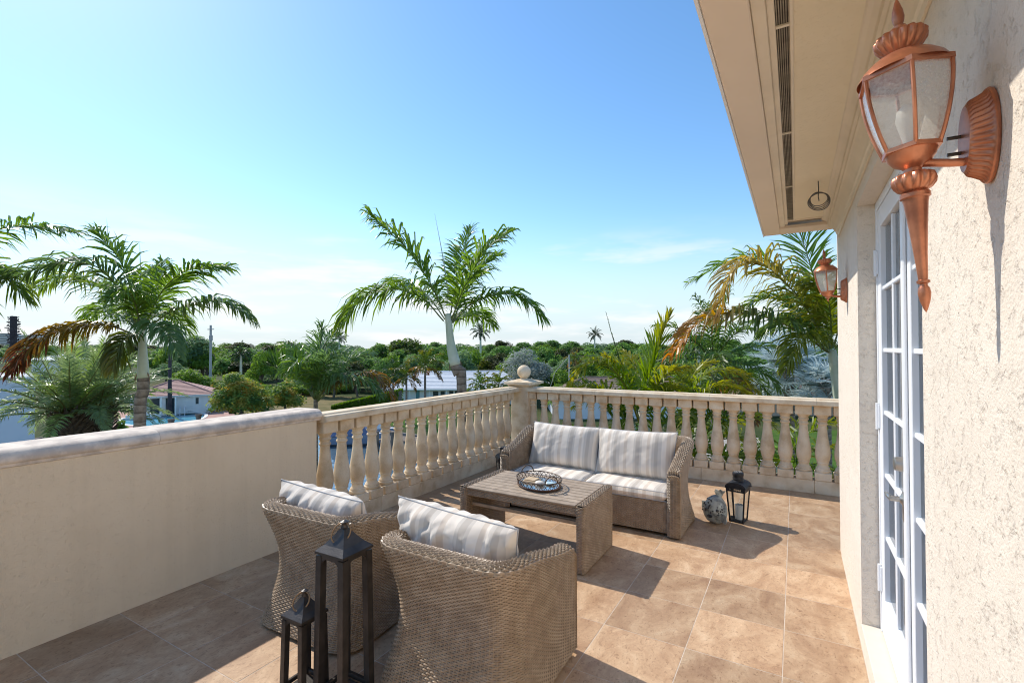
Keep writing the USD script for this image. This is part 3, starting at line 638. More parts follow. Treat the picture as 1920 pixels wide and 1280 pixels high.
def woven_seat(t, W, D, zf, zb, th, flare_y, flare_x, seat_z, rr, row=.0098, step=.0113, front_round=.05):
    """a U-shaped woven shell: the back at y = 0, the arms running to y = D (the front), concave at the back, with a braided rim"""
    arc = np.linspace(0, PI / 2, 14)
    half = [(-W / 2, D)] + [(-W / 2 + rr - rr * math.cos(a), rr - rr * math.sin(a)) for a in arc]
    path = half + [(-x, y) for x, y in half[::-1]]
    o = resample(path, step); n = len(o)
    tg = np.gradient(o, axis=0); tg /= np.linalg.norm(tg, axis=1, keepdims=True)
    nin = np.stack([-tg[:, 1], tg[:, 0]], 1)                               # points inwards
    inn = o + nin * th
    q = 1 - o[:, 1] / D                                                   # 0 at the arm's front, 1 at the back
    frontdip = np.clip((o[:, 1] - (D - front_round)) / front_round, 0, 1)
    zt = zf + (zb - zf) * smooth01(q * 1.15 - .05) - front_round * .8 * (1 - np.sqrt(np.maximum(0, 1 - frontdip**2)))
    wb = smooth01(q * 1.5 - .4)
    sgn = np.sign(o[:, 0]) * smooth01(np.abs(o[:, 0]) / (W / 2) * 2 - .9)
    def hour(s): return 1 - np.sin(np.clip(s, 0, 1) * PI) ** 1.2            # 1 at the foot and at the rim, 0 in the waist
    def sheet_(base, z0, z1, rows):
        k = np.linspace(0, 1, rows + 1)[None, :]
        Z = z0 + (z1 - z0)[:, None] * k if np.ndim(z0) == 0 else z0[:, None] + (z1 - z0)[:, None] * k
        s = Z / zt[:, None]
        X = base[:, 0][:, None] + sgn[:, None] * wb[:, None] * flare_x * (hour(s) - .55)
        Y = base[:, 1][:, None] - wb[:, None] * flare_y * (hour(s) - .55)
        return np.stack([X, Y, Z], -1)
    rows = int(round((zb - .02) / row))
    Go = sheet_(o, 0.018, zt - .018, rows)
    Gi = sheet_(inn, seat_z - .01, zt - .018, int(round((zb - seat_z) / row)))[::-1]
    # rim: rolled over from the outer to the inner edge
    m = 12
    oa, ia = Go[:, -1], sheet_(inn, seat_z - .01, zt - .018, 4)[:, -1]
    k = np.linspace(0, 1, m + 1)
    Gr = oa[:, None] * (1 - k)[None, :, None] + ia[:, None] * k[None, :, None]
    Gr[..., 2] += (.026 * np.sin(k * PI) ** .6)[None, :]
    def lip(e, k_):                                    # the rolled rim turns down over the arm's front
        g = np.stack([oa[e] * (1 - q_) + ia[e] * q_ for q_ in k])
        g[:, 1] += .014 * np.sin(k * PI) ** .5; g[:, 2] -= .012 * (k_ > 1)
        return g
    mid0, mid1 = (Gr[0] + lip(0, 1)) / 2 + (0, .010, .006), (Gr[-1] + lip(-1, 1)) / 2 + (0, .010, .006)
    Gr = np.concatenate([lip(0, 2)[None], lip(0, 1)[None], mid0[None], Gr, mid1[None], lip(-1, 1)[None], lip(-1, 2)[None]])
    # fronts of the arms
    fronts = []
    for e, sg in ((0, -1), (-1, 1)):
        a, b_ = Go[e], sheet_(inn, 0.018, zt - .018, rows)[e]
        kk = np.linspace(0, 1, max(5, int(round(th / step / 4)) * 4 + 1))
        Gf = a[None] * (1 - kk)[:, None, None] + b_[None] * kk[:, None, None]
        Gf[..., 1] += (.014 * np.sin(kk * PI) ** .5)[:, None]
        fronts.append(Gf[::-1] if e == 0 else Gf)
    allg = [(Go, True), (Gi, True), (Gr, False), (fronts[0], True), (fronts[1], True)]
    strands, stk, cores = [], [], []
    for G, st_ in allg:
        a_, b_ = weave(G, stakes=True, amp=.0029 if st_ else .0040, bulge=.0024 if st_ else .0034)
        strands.append(a_); stk.append(b_)
        cores.append(core(G, .0055))
    # the seat deck and the apron between the arms
    xi, yi = W / 2 - th - .004, D - .03
    xs = np.linspace(xi, -xi, int(round(2 * xi / step / 4)) * 4 + 1)
    na = int(round((seat_z - .03) / row)) + 1
    Ga = np.stack(np.broadcast_arrays(xs[:, None], np.full((1, na), yi), np.linspace(.03, seat_z, na)[None]), -1)
    nd = int(round((yi - th * .6) / row)) + 1
    Gd = np.stack(np.broadcast_arrays(xs[:, None], np.linspace(yi, th * .6, nd)[None], np.full((1, nd), seat_z)), -1)
    for G in (Ga, Gd):
        a_, b_ = weave(G); strands.append(a_); stk.append(b_); cores.append(core(G, .0055))
    part(t, 'woven_strands', merge(*strands), M['wicker'], kind='stuff')
    part(t, 'woven_stakes', merge(*stk), M['wicker_stake'], kind='stuff')
    part(t, 'shell', merge(*cores), M['wicker_core'])
    for sx in (-1, 1):
        for y in (.06, D - .06):
            part(t, 'foot', MB().lathe([(0, 0), (.02, 0), (.02, .02), (0, .02)], 10, (sx * (W / 2 - .07), y, 0)), M['rubber'])
    return t
def pillow(w, h, th, seed, box_=False, wr=.006):
    """a soft cushion in its own x-z plane (x across, z up, y thick), with creases and a piped seam"""
    nu, nv = 48, 34
    u, v = np.meshgrid(np.linspace(-1, 1, nu), np.linspace(-1, 1, nv), indexing='ij')
    e = 8 if box_ else 3.2
    prof = np.maximum((1 - np.abs(u)**e) * (1 - np.abs(v)**e), 0) ** (.30 if box_ else .52)
    pin = .018 if box_ else .055
    X = u * w / 2 * (1 - pin * (1 - v * v) * np.abs(u) ** 3)
    Z = v * h / 2 * (1 - pin * (1 - u * u) * np.abs(v) ** 3)
    r = np.random.default_rng(seed); off = r.uniform(0, 50, 3)
    out = []
    for s in (1, -1):
        p = np.stack([u * w * 5, v * h * 5, np.full_like(u, s * 3.0)], -1) + off
        cre = meshkit.fbm(p * 1.5, 3, seed) - .5
        # creases fan out from the corners
        edge = np.exp(-((1 - np.abs(u)) / .35)) + np.exp(-((1 - np.abs(v)) / .3))
        fold = np.sin((u * 7 + v * 3 * np.sign(u) + 2.5 * cre) * 3.0 + seed) * edge
        Y = s * (th / 2 * prof + prof * (cre * wr * 3.0 + fold * wr * .8))
        out.append(np.stack([X, Y, Z], -1).reshape(-1, 3))
    f = grid_faces(nu, nv)
    V = np.vstack(out); F = np.vstack([f[:, ::-1], f + nu * nv])
    uv = np.stack([(X / .46 + off[0]), Z], -1).reshape(-1, 2)
    ring = np.concatenate([np.arange(nu) * nv, (nu - 1) * nv + np.arange(1, nv), np.arange(nu - 2, -1, -1) * nv + nv - 1, np.arange(nv - 2, 0, -1)])
    rp_ = out[0][ring]; rp_[:, 1] = 0
    return (V, F), np.vstack([uv, uv]), np.vstack([rp_, rp_[:1]])
def cushion(name, label, cat, group, loc, w, h, th, seed, rx=0.0, rz=0.0, ry=0.0, box_=False, wr=.006):
    t = thing(name, label, cat, loc, rz, group, rx=rx, ry=ry)
    m, uv, ring = pillow(w, h, th, seed, box_, wr)
    part(t, 'cover', m, M['stripe'], smooth=True, uv=uv)
    if box_:
        for s in (-1, 1):
            r2 = ring * np.array([.992, 1, .992]); r2[:, 1] = s * th * .36
            part(t, 'piping', MB().tube(r2, .0034, 6, False), M['piping'], smooth=True)
    else:
        part(t, 'piping', MB().tube(ring, .0042, 6, False), M['piping'], smooth=True)
    return t

# sofa: faces -y, so it is turned half round
SX0, SX1, SFY, SBY = -2.672, -.866, 4.335, 5.045
sofa = thing('wicker_sofa', 'grey-brown woven wicker sofa for two with striped cushions, in front of the back balustrade', 'sofa', ((SX0 + SX1) / 2, SBY - .03, 0), PI)
woven_seat(sofa, SX1 - SX0, SBY - .03 - SFY, .60, .765, .108, .13, .05, .295, .16, front_round=.07)
cw = (SX1 - SX0 - .216 - .01) / 2
for k, (nm, lab) in enumerate((('left', 'striped seat cushion on the left half of the sofa'), ('right', 'striped seat cushion on the right half of the sofa'))):
    cx = SX0 + .108 + .004 + cw / 2 + k * (cw + .003)
    cushion('seat_cushion', lab, 'cushion', 'sofa seat cushions', (cx, 4.345 + .285, .348), cw, .57, .105, 11 + k, rx=-PI / 2, box_=True, wr=.004)
cushion('back_cushion', 'puffy striped back cushion leaning on the left half of the sofa back', 'cushion', 'sofa back cushions', (-2.155, 4.80, .605), .79, .45, .22, 21, rx=-.30, rz=.01, ry=.015)
cushion('back_cushion', 'puffy striped back cushion at the right end of the sofa, beside its right arm', 'cushion', 'sofa back cushions', (-1.385, 4.79, .605), .80, .46, .23, 22, rx=-.32, rz=-.01, ry=-.02)

# two armchairs facing the table
C2X, C2Y = -1.418, 1.755
chair = thing('wicker_armchair', 'woven wicker armchair nearest the camera, its back turned, right of the tall lantern', 'armchair', (C2X, C2Y, 0), 0.015, 'wicker armchairs')
woven_seat(chair, .765, .725, .585, .715, .105, .100, .045, .30, .15, front_round=.08)
C1X, C1Y = -2.452, 1.805
copy(chair, 'wicker_armchair', 'woven wicker armchair beside the parapet wall, behind the black floor lanterns', 'armchair', (C1X, C1Y, 0), 0.03, group='wicker armchairs')
cushion('chair_pillow', 'striped pillow standing in the armchair nearest the camera', 'pillow', 'armchair pillows', (-1.492, 1.995, .650), .75, .38, .23, 31, rx=.18, rz=-.015, ry=.05, wr=.020)
cushion('chair_pillow', 'striped pillow lying against the back of the armchair beside the parapet wall', 'pillow', 'armchair pillows', (-2.575, 2.06, .600), .70, .36, .23, 37, rx=.26, rz=.06, ry=.07, wr=.020)

# coffee table
TX_0, TX_1, TY_0, TY_1, TZ = -2.443, -1.336, 3.312, 3.955, .503
table = thing('coffee_table', 'low coffee table with grey wood slats between two woven wicker sides', 'table', ((TX_0 + TX_1) / 2, (TY_0 + TY_1) / 2, 0))
tw, td = (TX_1 - TX_0) / 2, (TY_1 - TY_0) / 2
strands, stk, cores = [], [], []
for sx in (-1, 1):
    th, r = .062, .014
    cx = sx * (tw - th / 2)
    pl = sbox(cx - th / 2 + r, -td + r, cx + th / 2 - r, td - r).buffer(r, 6).exterior.coords[::-1]
    o = resample(np.array(pl), 0.0113)
    if Polygon(o).exterior.is_ccw: o = o[::-1]
    o = o[::-1]
    rows = int(round((TZ - .02) / .0098))
    G = np.stack(np.broadcast_arrays(o[:, 0][:, None], o[:, 1][:, None], np.linspace(.012, TZ - .01, rows + 1)[None]), -1)
    a_, b_ = weave(G); strands.append(a_); stk.append(b_); cores.append(core(G, .005))
    yy = np.linspace(-td + .006, td - .006, int(round((2 * td) / 0.0113 / 4)) * 4 + 1)
    xx = np.linspace(cx - th / 2 + .002, cx + th / 2 - .002, 8)
    Gt = np.stack(np.broadcast_arrays(xx[None, ::-1], yy[:, None], (TZ - .010 + .012 * np.sin(np.linspace(0, PI, 8)) ** .5)[None]), -1)
    a_, b_ = weave(Gt, amp=.003, bulge=.0028); strands.append(a_); stk.append(b_); cores.append(core(Gt, .006))
xi = tw - .064
xs = np.linspace(-xi, xi, int(round(2 * xi / 0.0113 / 4)) * 4 + 1)
for s in (-1, 1):
    zz = np.linspace(.428, .484, 6)
    G = np.stack(np.broadcast_arrays(xs[:, None] * -s, np.full((1, 6), s * (td - .02)), zz[None]), -1)
    a_, b_ = weave(G, amp=.003); strands.append(a_); stk.append(b_)
    cores.append(bx(-xi, xi, min(s * (td - .026), s * (td - .055)), max(s * (td - .026), s * (td - .055)), .432, .480))
part(table, 'woven_strands', merge(*strands), M['wicker'], kind='stuff')
part(table, 'woven_stakes', merge(*stk), M['wicker_stake'], kind='stuff')
cores.append(bx(-xi, xi, -td + .056, td - .056, .455, .468))
part(table, 'side_core', merge(*cores), M['wicker_core'])
ns = 9; sw = 2 * td / ns
for k in range(ns):
    y0 = -td + k * sw
    part(table, 'slat', bx(-xi + .003, xi - .003, y0 + .006, y0 + sw - .006, .484 + .0005 * (k % 3), TZ - .004, .003), M['slat'])
for s in (-1, 1):
    part(table, 'lower_rail', bx(-xi, xi, s * (td - .10) - .011, s * (td - .10) + .011, .325, .352, .003), M['slat'])

# oval metal tray on the table
TRX, TRY = -1.868, 3.645
tray = thing('metal_tray', 'oval lattice tray of rusty metal with two ring handles on the coffee table', 'tray', (TRX, TRY, TZ - .001), math.atan2(-.27, .387))
A_, B_ = .215, .165
def oval(a, b, z, n=72): t_ = np.linspace(0, 2 * PI, n); return np.stack([a * np.cos(t_), b * np.sin(t_), np.full(n, z)], 1)
v, f = lathe([(0, .006), (1.0, .006), (1.0, .016), (.0, .016)], 48)
part(tray, 'base', (v * np.array([A_, B_, 1]), f), M['dark_rust'])
v, f = lathe([(0, .0165), (.955, .0165)], 48)
part(tray, 'mirror', (v * np.array([A_, B_, 1]), f), M['mirror'])
part(tray, 'bottom_rim', MB().tube(oval(A_ + .002, B_ + .002, .012), .0055, 8, False), M['dark_rust'], smooth=True)
part(tray, 'top_rim', MB().tube(oval(A_ + .012, B_ + .012, .066), .0045, 8, False), M['rusty_iron'], smooth=True)
nl = 30
for k in range(nl):
    for s in (-1, 1):
        t_ = np.linspace(0, 1, 5); an = (k + s * .5 * (t_ * 2 - 1) * 1.0 + .5) / nl * 2 * PI
        part(tray, 'lattice_bar', MB().tube(np.stack([(A_ + .012 * t_) * np.cos(an), (B_ + .012 * t_) * np.sin(an), .012 + .054 * t_], 1), .0026, 5), M['rusty_iron'], smooth=True)
for s in (-1, 1):
    th = np.linspace(0, PI, 20)
    part(tray, 'handle', MB().tube(np.stack([np.full(20, s * (A_ - .004)), .058 * np.cos(th), .060 + .062 * np.sin(th)], 1), .0052, 8), M['rusty_iron'], smooth=True)
data(part(None, 'wooden_coaster', MB().box(TRX - .14, TRX - .02, TRY - .03, TRY + .08, TZ + .0165, TZ + .030, .003).box(TRX - .135, TRX - .03, TRY - .02, TRY + .075, TZ + .0305, TZ + .040, .003), M['paper']), 'stack of tan coasters lying in the left half of the metal tray', 'coaster')
sh = trimesh.creation.icosphere(3, 1.0); sv = np.array(sh.vertices)
sv = sv * (1 + .12 * np.abs(np.sin(np.arctan2(sv[:, 1], sv[:, 0]) * 6)))[:, None] * np.array([.038, .028, .018])
data(part(None, 'sea_shell', (sv + np.array([TRX + .03, TRY - .045, TZ + .033]), np.array(sh.faces)), M['shell'], smooth=True), 'small pale ribbed shell at the front of the metal tray', 'shell')
sv2 = np.array(sh.vertices) * np.array([.05, .035, .010]); data(part(None, 'glass_dish', (sv2 + np.array([TRX + .10, TRY + .01, TZ + .0275]), np.array(sh.faces)), plain('pale_glass', (.45, .58, .58), .15), smooth=True), 'flat pale blue-green dish in the right half of the metal tray', 'dish')

M['ring_brass'] = plain('ring_brass', (.26, .16, .085), .4, metal=.7)
# two open floor lanterns with pyramid roofs
def floor_lantern(label, x, y, s, H, top):
    t = thing('floor_lantern', label, 'lantern', (x, y, 0), 0.02, 'dark floor lanterns beside the armchairs')
    h = s / 2; pw = s * .19; fl = s * .045
    for sx in (-1, 1):
        for sy in (-1, 1):
            P = []
            for z, e in ((0.0, fl), (H - .02, 0)):
                for a in (0, pw):
                    for b_ in (0, pw): P.append((sx * (h + e - a), sy * (h + e - b_), z))
            part(t, 'post', hull(P), M['bronze'])
    for k in range(4):                               # arched heads between the posts
        w = h - pw; zz = H - .012; r = w * .62; drop = s * .30
        poly = Polygon([(-w - .001, zz), (w + .001, zz), (w + .001, zz - drop)] + [(w - r + r * math.cos(a), zz - drop + r * math.sin(a) * 1.0) for a in np.linspace(0, PI / 2, 8)] + [(-w + r - r * math.cos(a), zz - drop + r * math.sin(a)) for a in np.linspace(PI / 2, 0, 8)] + [(-w - .001, zz - drop)])
        v, f = prism(poly.buffer(0), -.006, .006)
        V = np.stack([v[:, 0], -(h - .010) + v[:, 2], v[:, 1]], 1)
        c_, s_ = math.cos(k * PI / 2), math.sin(k * PI / 2)
        V = np.stack([V[:, 0] * c_ - V[:, 1] * s_, V[:, 0] * s_ + V[:, 1] * c_, V[:, 2]], 1)
        part(t, 'arched_head', (V, f), M['bronze'])
    b = MB()
    for k in range(4):
        c_, s_ = round(math.cos(k * PI / 2)), round(math.sin(k * PI / 2))
        v, f = bx(-h + pw * .3, h - pw * .3, -h - fl + .004, -h - fl + pw * .75, .012, .034, .003)
        b.add(np.stack([v[:, 0] * c_ - v[:, 1] * s_, v[:, 0] * s_ + v[:, 1] * c_, v[:, 2]], 1), f)
    part(t, 'base_frame', b, M['bronze'])
    part(t, 'floor_plate', bx(-h + pw, h - pw, -h + pw, h - pw, .014, .022), M['bronze'])
    # swept pyramid roof
    pr = [(h + .004, H - .012), (h + .004, H), (h * .72, H + s * .14), (h * .46, H + s * .30), (h * .26, H + s * .44), (h * .17, H + s * .52)]
    V, F = [], []
    for r_, z in pr: V += [(-r_, -r_, z), (r_, -r_, z), (r_, r_, z), (-r_, r_, z)]
    for k in range(len(pr) - 1):
        for q in range(4): F.append((k * 4 + q, k * 4 + (q + 1) % 4, k * 4 + 4 + (q + 1) % 4, k * 4 + 4 + q))
    n_ = len(pr) * 4; F += [(n_ - 4, n_ - 3, n_ - 2, n_ - 1), (3, 2, 1, 0)]
    part(t, 'roof', (np.array(V), np.array(F)), M['bronze'])
    zt = H + s * .52
    part(t, 'knob', MB().lathe([(h * .17, zt - .004), (h * .20, zt + .006), (h * .15, zt + (top - zt) * .35), (h * .17, zt + (top - zt) * .6), (h * .24, zt + (top - zt) * .78), (h * .18, top - .006), (0, top)], 16), M['bronze'], smooth=40)
    th = np.linspace(0, 2 * PI, 40); R_ = .016 + s * .15
    kz = zt + (top - zt) * .62
    rg = (RH[None] * (R_ * np.cos(th))[:, None] - FH[None] * (.006 + .022 * (1 - np.sin(th)))[:, None]) + np.array([-.25 * R_, 0, 0]) * (1 - np.sin(th))[:, None]
    rg[:, 2] = kz - R_ * .95 + R_ * np.sin(th)
    part(t, 'ring', MB().tube(rg, .0040, 8, False), M['ring_brass'], smooth=True)
    return t
floor_lantern('tall dark metal floor lantern with a pyramid roof and ring handle between the armchairs', -1.892, 1.632, .182, .690, .825)
floor_lantern('shorter dark metal floor lantern, left of and below the tall one', -2.092, 1.562, .146, .362, .475)

# candle lanterns with punched tin tops
def candle_lantern(label, x, y, rz):
    t = thing('candle_lantern', label, 'lantern', (x, y, 0), rz, sc=(1, 1.15, 1))
    b0, b1, H = .064, .086, .325
    for sx in (-1, 1):
        for sy in (-1, 1):
            P = [(sx * (r - a), sy * (r - c), z) for z, r in ((0, b0), (H, b1)) for a in (0, .012) for c in (0, .012)]
            part(t, 'post', hull(P), M['black_tin'])
    part(t, 'base', MB().box(-b0, b0, -b0, b0, .004, .016, .002), M['black_tin'])
    for k in range(4):
        c_, s_ = round(math.cos(k * PI / 2)), round(math.sin(k * PI / 2))
        rot = lambda v: np.stack([v[:, 0] * c_ - v[:, 1] * s_, v[:, 0] * s_ + v[:, 1] * c_, v[:, 2]], 1)
        V = np.array([(-b0 + .01, -b0 + .005, .016), (b0 - .01, -b0 + .005, .016), (b1 - .01, -b1 + .005, H - .03), (-b1 + .01, -b1 + .005, H - .03)])
        part(t, 'pane', (rot(V), np.array([[0, 1, 2, 3]])), M['glass'])
        holes = [shapely.geometry.Point(-.048 + .0096 * i, H - .009 - .009 * j + (.003 if i % 2 else 0)).buffer(.0030, 3) for i in range(11) for j in range(2)]
        v, f = prism(sbox(-b1 + .004, H - .034, b1 - .004, H).difference(shapely.union_all(holes)), -.0015, .0015)
        part(t, 'punched_band', (rot(np.stack([v[:, 0], -b1 + .003 + v[:, 2], v[:, 1]], 1)), f), M['black_tin'])
    # barrel roof
    th = np.linspace(0, PI, 14)
    prof = [(math.cos(a) * (b1 + .006), H + .055 * math.sin(a) ** .8) for a in th]
    part(t, 'roof', extrude_y(prof + [(-(b1 + .006), H - .004), (b1 + .006, H - .004)], -b1 - .006, b1 + .006), M['black_tin'], smooth=30)
    part(t, 'chimney', MB().lathe([(.050, H + .040), (.052, H + .056), (.046, H + .060), (.046, H + .075), (.049, H + .080), (.046, H + .085), (.046, H + .100), (.050, H + .106), (.050, H + .128), (.045, H + .136), (0, H + .140)], 24), M['black_tin'], smooth=40)
    for k in range(8):
        part(t, 'vent_hole', MB().lathe([(0, H + .1395), (.006, H + .1405), (0, H + .1415)], 8, (.028 * math.cos(k * PI / 4), .028 * math.sin(k * PI / 4), 0)), M['shell'])
    part(t, 'handle', MB().tube([(b1 + .006, 0, H + .02), (b1 + .030, .004, H + .022), (b1 + .034, .004, H + .016)], .004, 6), M['black_tin'])
    return t
lan = candle_lantern('black tin candle lantern with glass sides standing on the tiles right of the sofa', -.487, 5.115, -.17)
lan2 = candle_lantern('black tin lantern half hidden behind the left arm of the sofa', -3.035, 5.01, .72)
cd = MB().lathe([(0, .017), (.0385, .017), (.0385, .150), (.034, .153), (.028, .148), (0, .147)], 28, (-.480, 5.125, 0)).tube([(-.480, 5.125, .147), (-.479, 5.125, .158)], .0014, 5)
data(part(None, 'pillar_candle', cd, M['wax'], smooth=40), 'thick white candle standing inside the candle lantern beside the fish', 'candle')

# ceramic blowfish, standing nose down on the tiles
fx, fy = -.672, 4.955
fish = thing('ceramic_fish', 'grey and white ceramic fish ornament with dark spots beside the candle lantern', 'ornament', (fx, fy, 0), -.35, sc=1.1)
ic = trimesh.creation.icosphere(5, 1.0); p = np.array(ic.vertices)
z = p[:, 2]
rad = np.stack([.098 * (1 - .12 * z), .088 * (1 - .10 * z), np.full(len(z), .118)], 1)
q = p * rad
bend = .35
q[:, 1] += .20 * np.maximum(q[:, 2], 0) ** 1.2
n_ = meshkit.fbm(p * 3.0, 3, 5) - .5
sc = np.abs(np.sin(np.arctan2(p[:, 1], p[:, 0]) * 9) * np.sin(z * 15))
q *= (1 + .05 * n_ + .018 * sc)[:, None]
q[:, 2] += .112
part(fish, 'body', (q, np.array(ic.faces)), M['ceramic'], smooth=True)
def fin(poly, th, T):
    v, f = prism(Polygon(poly), -th / 2, th / 2); T = np.asarray(T, float)
    return v @ T[:3].T + T[3] if T.shape == (4, 3) else v, f
tailp = [(-.02, 0), (.02, 0), (.035, .03), (.058, .062), (.03, .055), (.012, .066), (-.006, .052), (-.030, .060), (-.040, .04)]
v, f = prism(Polygon(tailp), -.006, .006)
part(fish, 'tail_fin', (np.stack([v[:, 0] + .012, v[:, 2] + .048, v[:, 1] + .212], 1), f), M['ceramic'])
v, f = prism(Polygon([(0, -.028), (.05, -.046), (.066, -.02), (.058, .004), (.064, .026), (.03, .03), (0, .024)]), -.006, .006)
part(fish, 'side_fin', (np.stack([v[:, 0] + .07, -.045 - v[:, 0] * .3 + v[:, 2], v[:, 1] + .075], 1), f), M['ceramic'])
part(fish, 'side_fin', (np.stack([-v[:, 0] * .6 - .086, v[:, 2] + .01, v[:, 1] + .13], 1), f), M['ceramic'])
e = trimesh.creation.icosphere(2, .013)
for ex, ey, ez in ((-.035, -.082, .125), (.055, -.068, .128)):
    part(fish, 'eye', (np.array(e.vertices) + np.array([ex, ey, ez]), np.array(e.faces)), M['ceramic_dark'], smooth=True)
v, f = lathe([(0, 0), (.020, .0), (.024, .005), (.016, .010), (.012, .004), (0, .002)], 16)
part(fish, 'mouth', (np.stack([v[:, 0], -.088 - v[:, 2], v[:, 1] * .6 + .075], 1), f), M['ceramic_dark'], smooth=True)
r_ = np.random.default_rng(4)
tree_ = None
for k in range(34):                                  # the dark pits of its skin
    a, zz = r_.uniform(-1.5, 1.2), r_.uniform(-.35, .75)
    d = np.array([math.sin(a) * math.sqrt(1 - zz * zz), -math.cos(a) * math.sqrt(1 - zz * zz), zz])
    i = int(np.argmax(p @ d)); s_ = trimesh.creation.icosphere(1, r_.uniform(.005, .0085))
    part(fish, 'spot', (np.array(s_.vertices) * np.array([1, .8, 1]) + q[i] * np.array([1, 1, 1]), np.array(s_.faces)), M['ceramic_dark'], smooth=True)

# ================================================================ palms
GREEN, GLOSSY, YELLOW, GOLD, RUST, BROWN = (.17, .29, .042), (.145, .245, .08), (.27, .26, .028), (.36, .22, .035), (.26, .105, .022), (.13, .055, .025)
LEN, WID = 1.0, 1.0
def lerp(a, b, t): return np.asarray(a) * (1 - np.asarray(t)[..., None]) + np.asarray(b) * np.asarray(t)[..., None]
def frond_mesh(ctrl, nl=92, L=.6, wid=.050, droop=.7, vee=.25, sweep=.55, base=.14, r0=.018, twist=0.0, seed=0, c0=GREEN, c1=None, turn=.5, tipc=None, stem=(.26, .30, .13), tiplen=.35, messy=.16):
    """one feather leaf: a tapering stem and two rows of drooping leaflets. c0 near the base, c1 at the tip"""
    r = np.random.default_rng(seed)
    L, wid = L * LEN, wid * WID
    P = spline(ctrl, nl)
    T = np.gradient(P, axis=0); T /= np.linalg.norm(T, axis=1, keepdims=True)
    zz = np.array([0, 0, 1.0])
    S = np.cross(T, zz); nS = np.linalg.norm(S, axis=1, keepdims=True)
    h0 = np.asarray(P[-1] - P[0]); h0[2] = 0
    fall = np.cross(h0 / max(np.linalg.norm(h0), 1e-6), zz)
    S = S + fall * .35; S /= np.maximum(np.linalg.norm(S, axis=1, keepdims=True), 1e-6)
    S -= T * (S * T).sum(1, keepdims=True); S /= np.linalg.norm(S, axis=1, keepdims=True)
    N = np.cross(S, T)
    s = np.linspace(0, 1, nl)
    if twist:
        a = twist * s[:, None]
        S, N = S * np.cos(a) + N * np.sin(a), N * np.cos(a) - S * np.sin(a)
    k = np.nonzero(s > base)[0]
    q = (s[k] - base) / (1 - base)
    prof = np.minimum(1, .45 + q * 2.2) * (1 - (1 - tiplen) * np.clip((q - .45) / .55, 0, 1) ** 1.5)
    c1 = c0 if c1 is None else c1
    V, F, C, n0 = [], [], [], 0
    sv, sf = tube(P, np.linspace(r0, r0 * .12, nl), 5, False)
    tt = np.repeat(s, 5)
    V.append(sv); F.append(sf); C.append(lerp(stem, lerp(np.array(stem), np.array(c1), np.array(.5)), tt ** 2)); n0 = len(sv)
    for side in (-1, 1):
        m = len(k)
        j = r.normal(0, messy, (m, 3))
        ln = (L * prof * r.uniform(.78, 1.12, m))[:, None]
        sw = (sweep + .5 * q)[:, None]
        ve = (vee * r.choice([.3, 1.0, 1.7], m))[:, None]
        d0 = side * S[k] * np.cos(sw) + T[k] * np.sin(sw) + N[k] * ve + j
        d0 /= np.linalg.norm(d0, axis=1, keepdims=True)
        g = (droop * r.uniform(.7, 1.3, m))[:, None] * -zz
        d1 = d0 + g * .55; d1 /= np.linalg.norm(d1, axis=1, keepdims=True)
        d2 = d0 + g * 1.5; d2 /= np.linalg.norm(d2, axis=1, keepdims=True)
        p0 = P[k]; p1 = p0 + d0 * ln * .34; p2 = p1 + d1 * ln * .36; p3 = p2 + d2 * ln * .30
        wd = T[k] - d0 * (T[k] * d0).sum(1, keepdims=True) + r.normal(0, .25, (m, 3)); wd /= np.linalg.norm(wd, axis=1, keepdims=True)
        w = (wid * (.6 + .4 * prof) * r.uniform(.75, 1.2, m))[:, None]
        v = np.stack([p0 - wd * w * .22, p0 + wd * w * .22, p1 - wd * w * .5, p1 + wd * w * .5, p2 - wd * w * .40, p2 + wd * w * .40, p3], 1)
        f = np.array([[0, 2, 3], [0, 3, 1], [2, 4, 5], [2, 5, 3], [4, 6, 5]])
        V.append(v.reshape(-1, 3)); F.append((f[None] + (np.arange(m) * 7)[:, None, None]).reshape(-1, 3) + n0); n0 += m * 7
        t_ = np.clip((q - turn) / max(1e-3, 1 - turn) * 1.3 + r.normal(0, .12, m) + .0, 0, 1)
        col = lerp(c0, c1, t_)
        cv = np.repeat(col[:, None], 7, 1)
        if tipc is not None:
            for vi, a in ((4, .25), (5, .25), (6, .7)): cv[:, vi] = cv[:, vi] * (1 - a) + np.asarray(tipc) * a
        C.append(cv.reshape(-1, 3))
    return np.vstack(V), np.vstack(F), np.vstack(C)
def add_frond(t, ctrl, off=(0, 0, 0), label=None, **kw):
    v, f, c = frond_mesh(np.asarray(ctrl, float) - np.asarray(off), **kw)
    return part(t, 'frond', (v, f), M['frond'], tint=c, label=label)
def trunk_mesh(P, R, n=14, ring=0.0, step=.09):
    P = spline(P, max(6, int(np.linalg.norm(np.asarray(P[-1]) - P[0]) / step))); s = np.linspace(0, 1, len(P))
    rr = np.interp(s, np.linspace(0, 1, len(R)), R)
    if ring: rr = rr * (1 + ring * (np.arange(len(P)) % 2))
    return tube(P, rr, n)
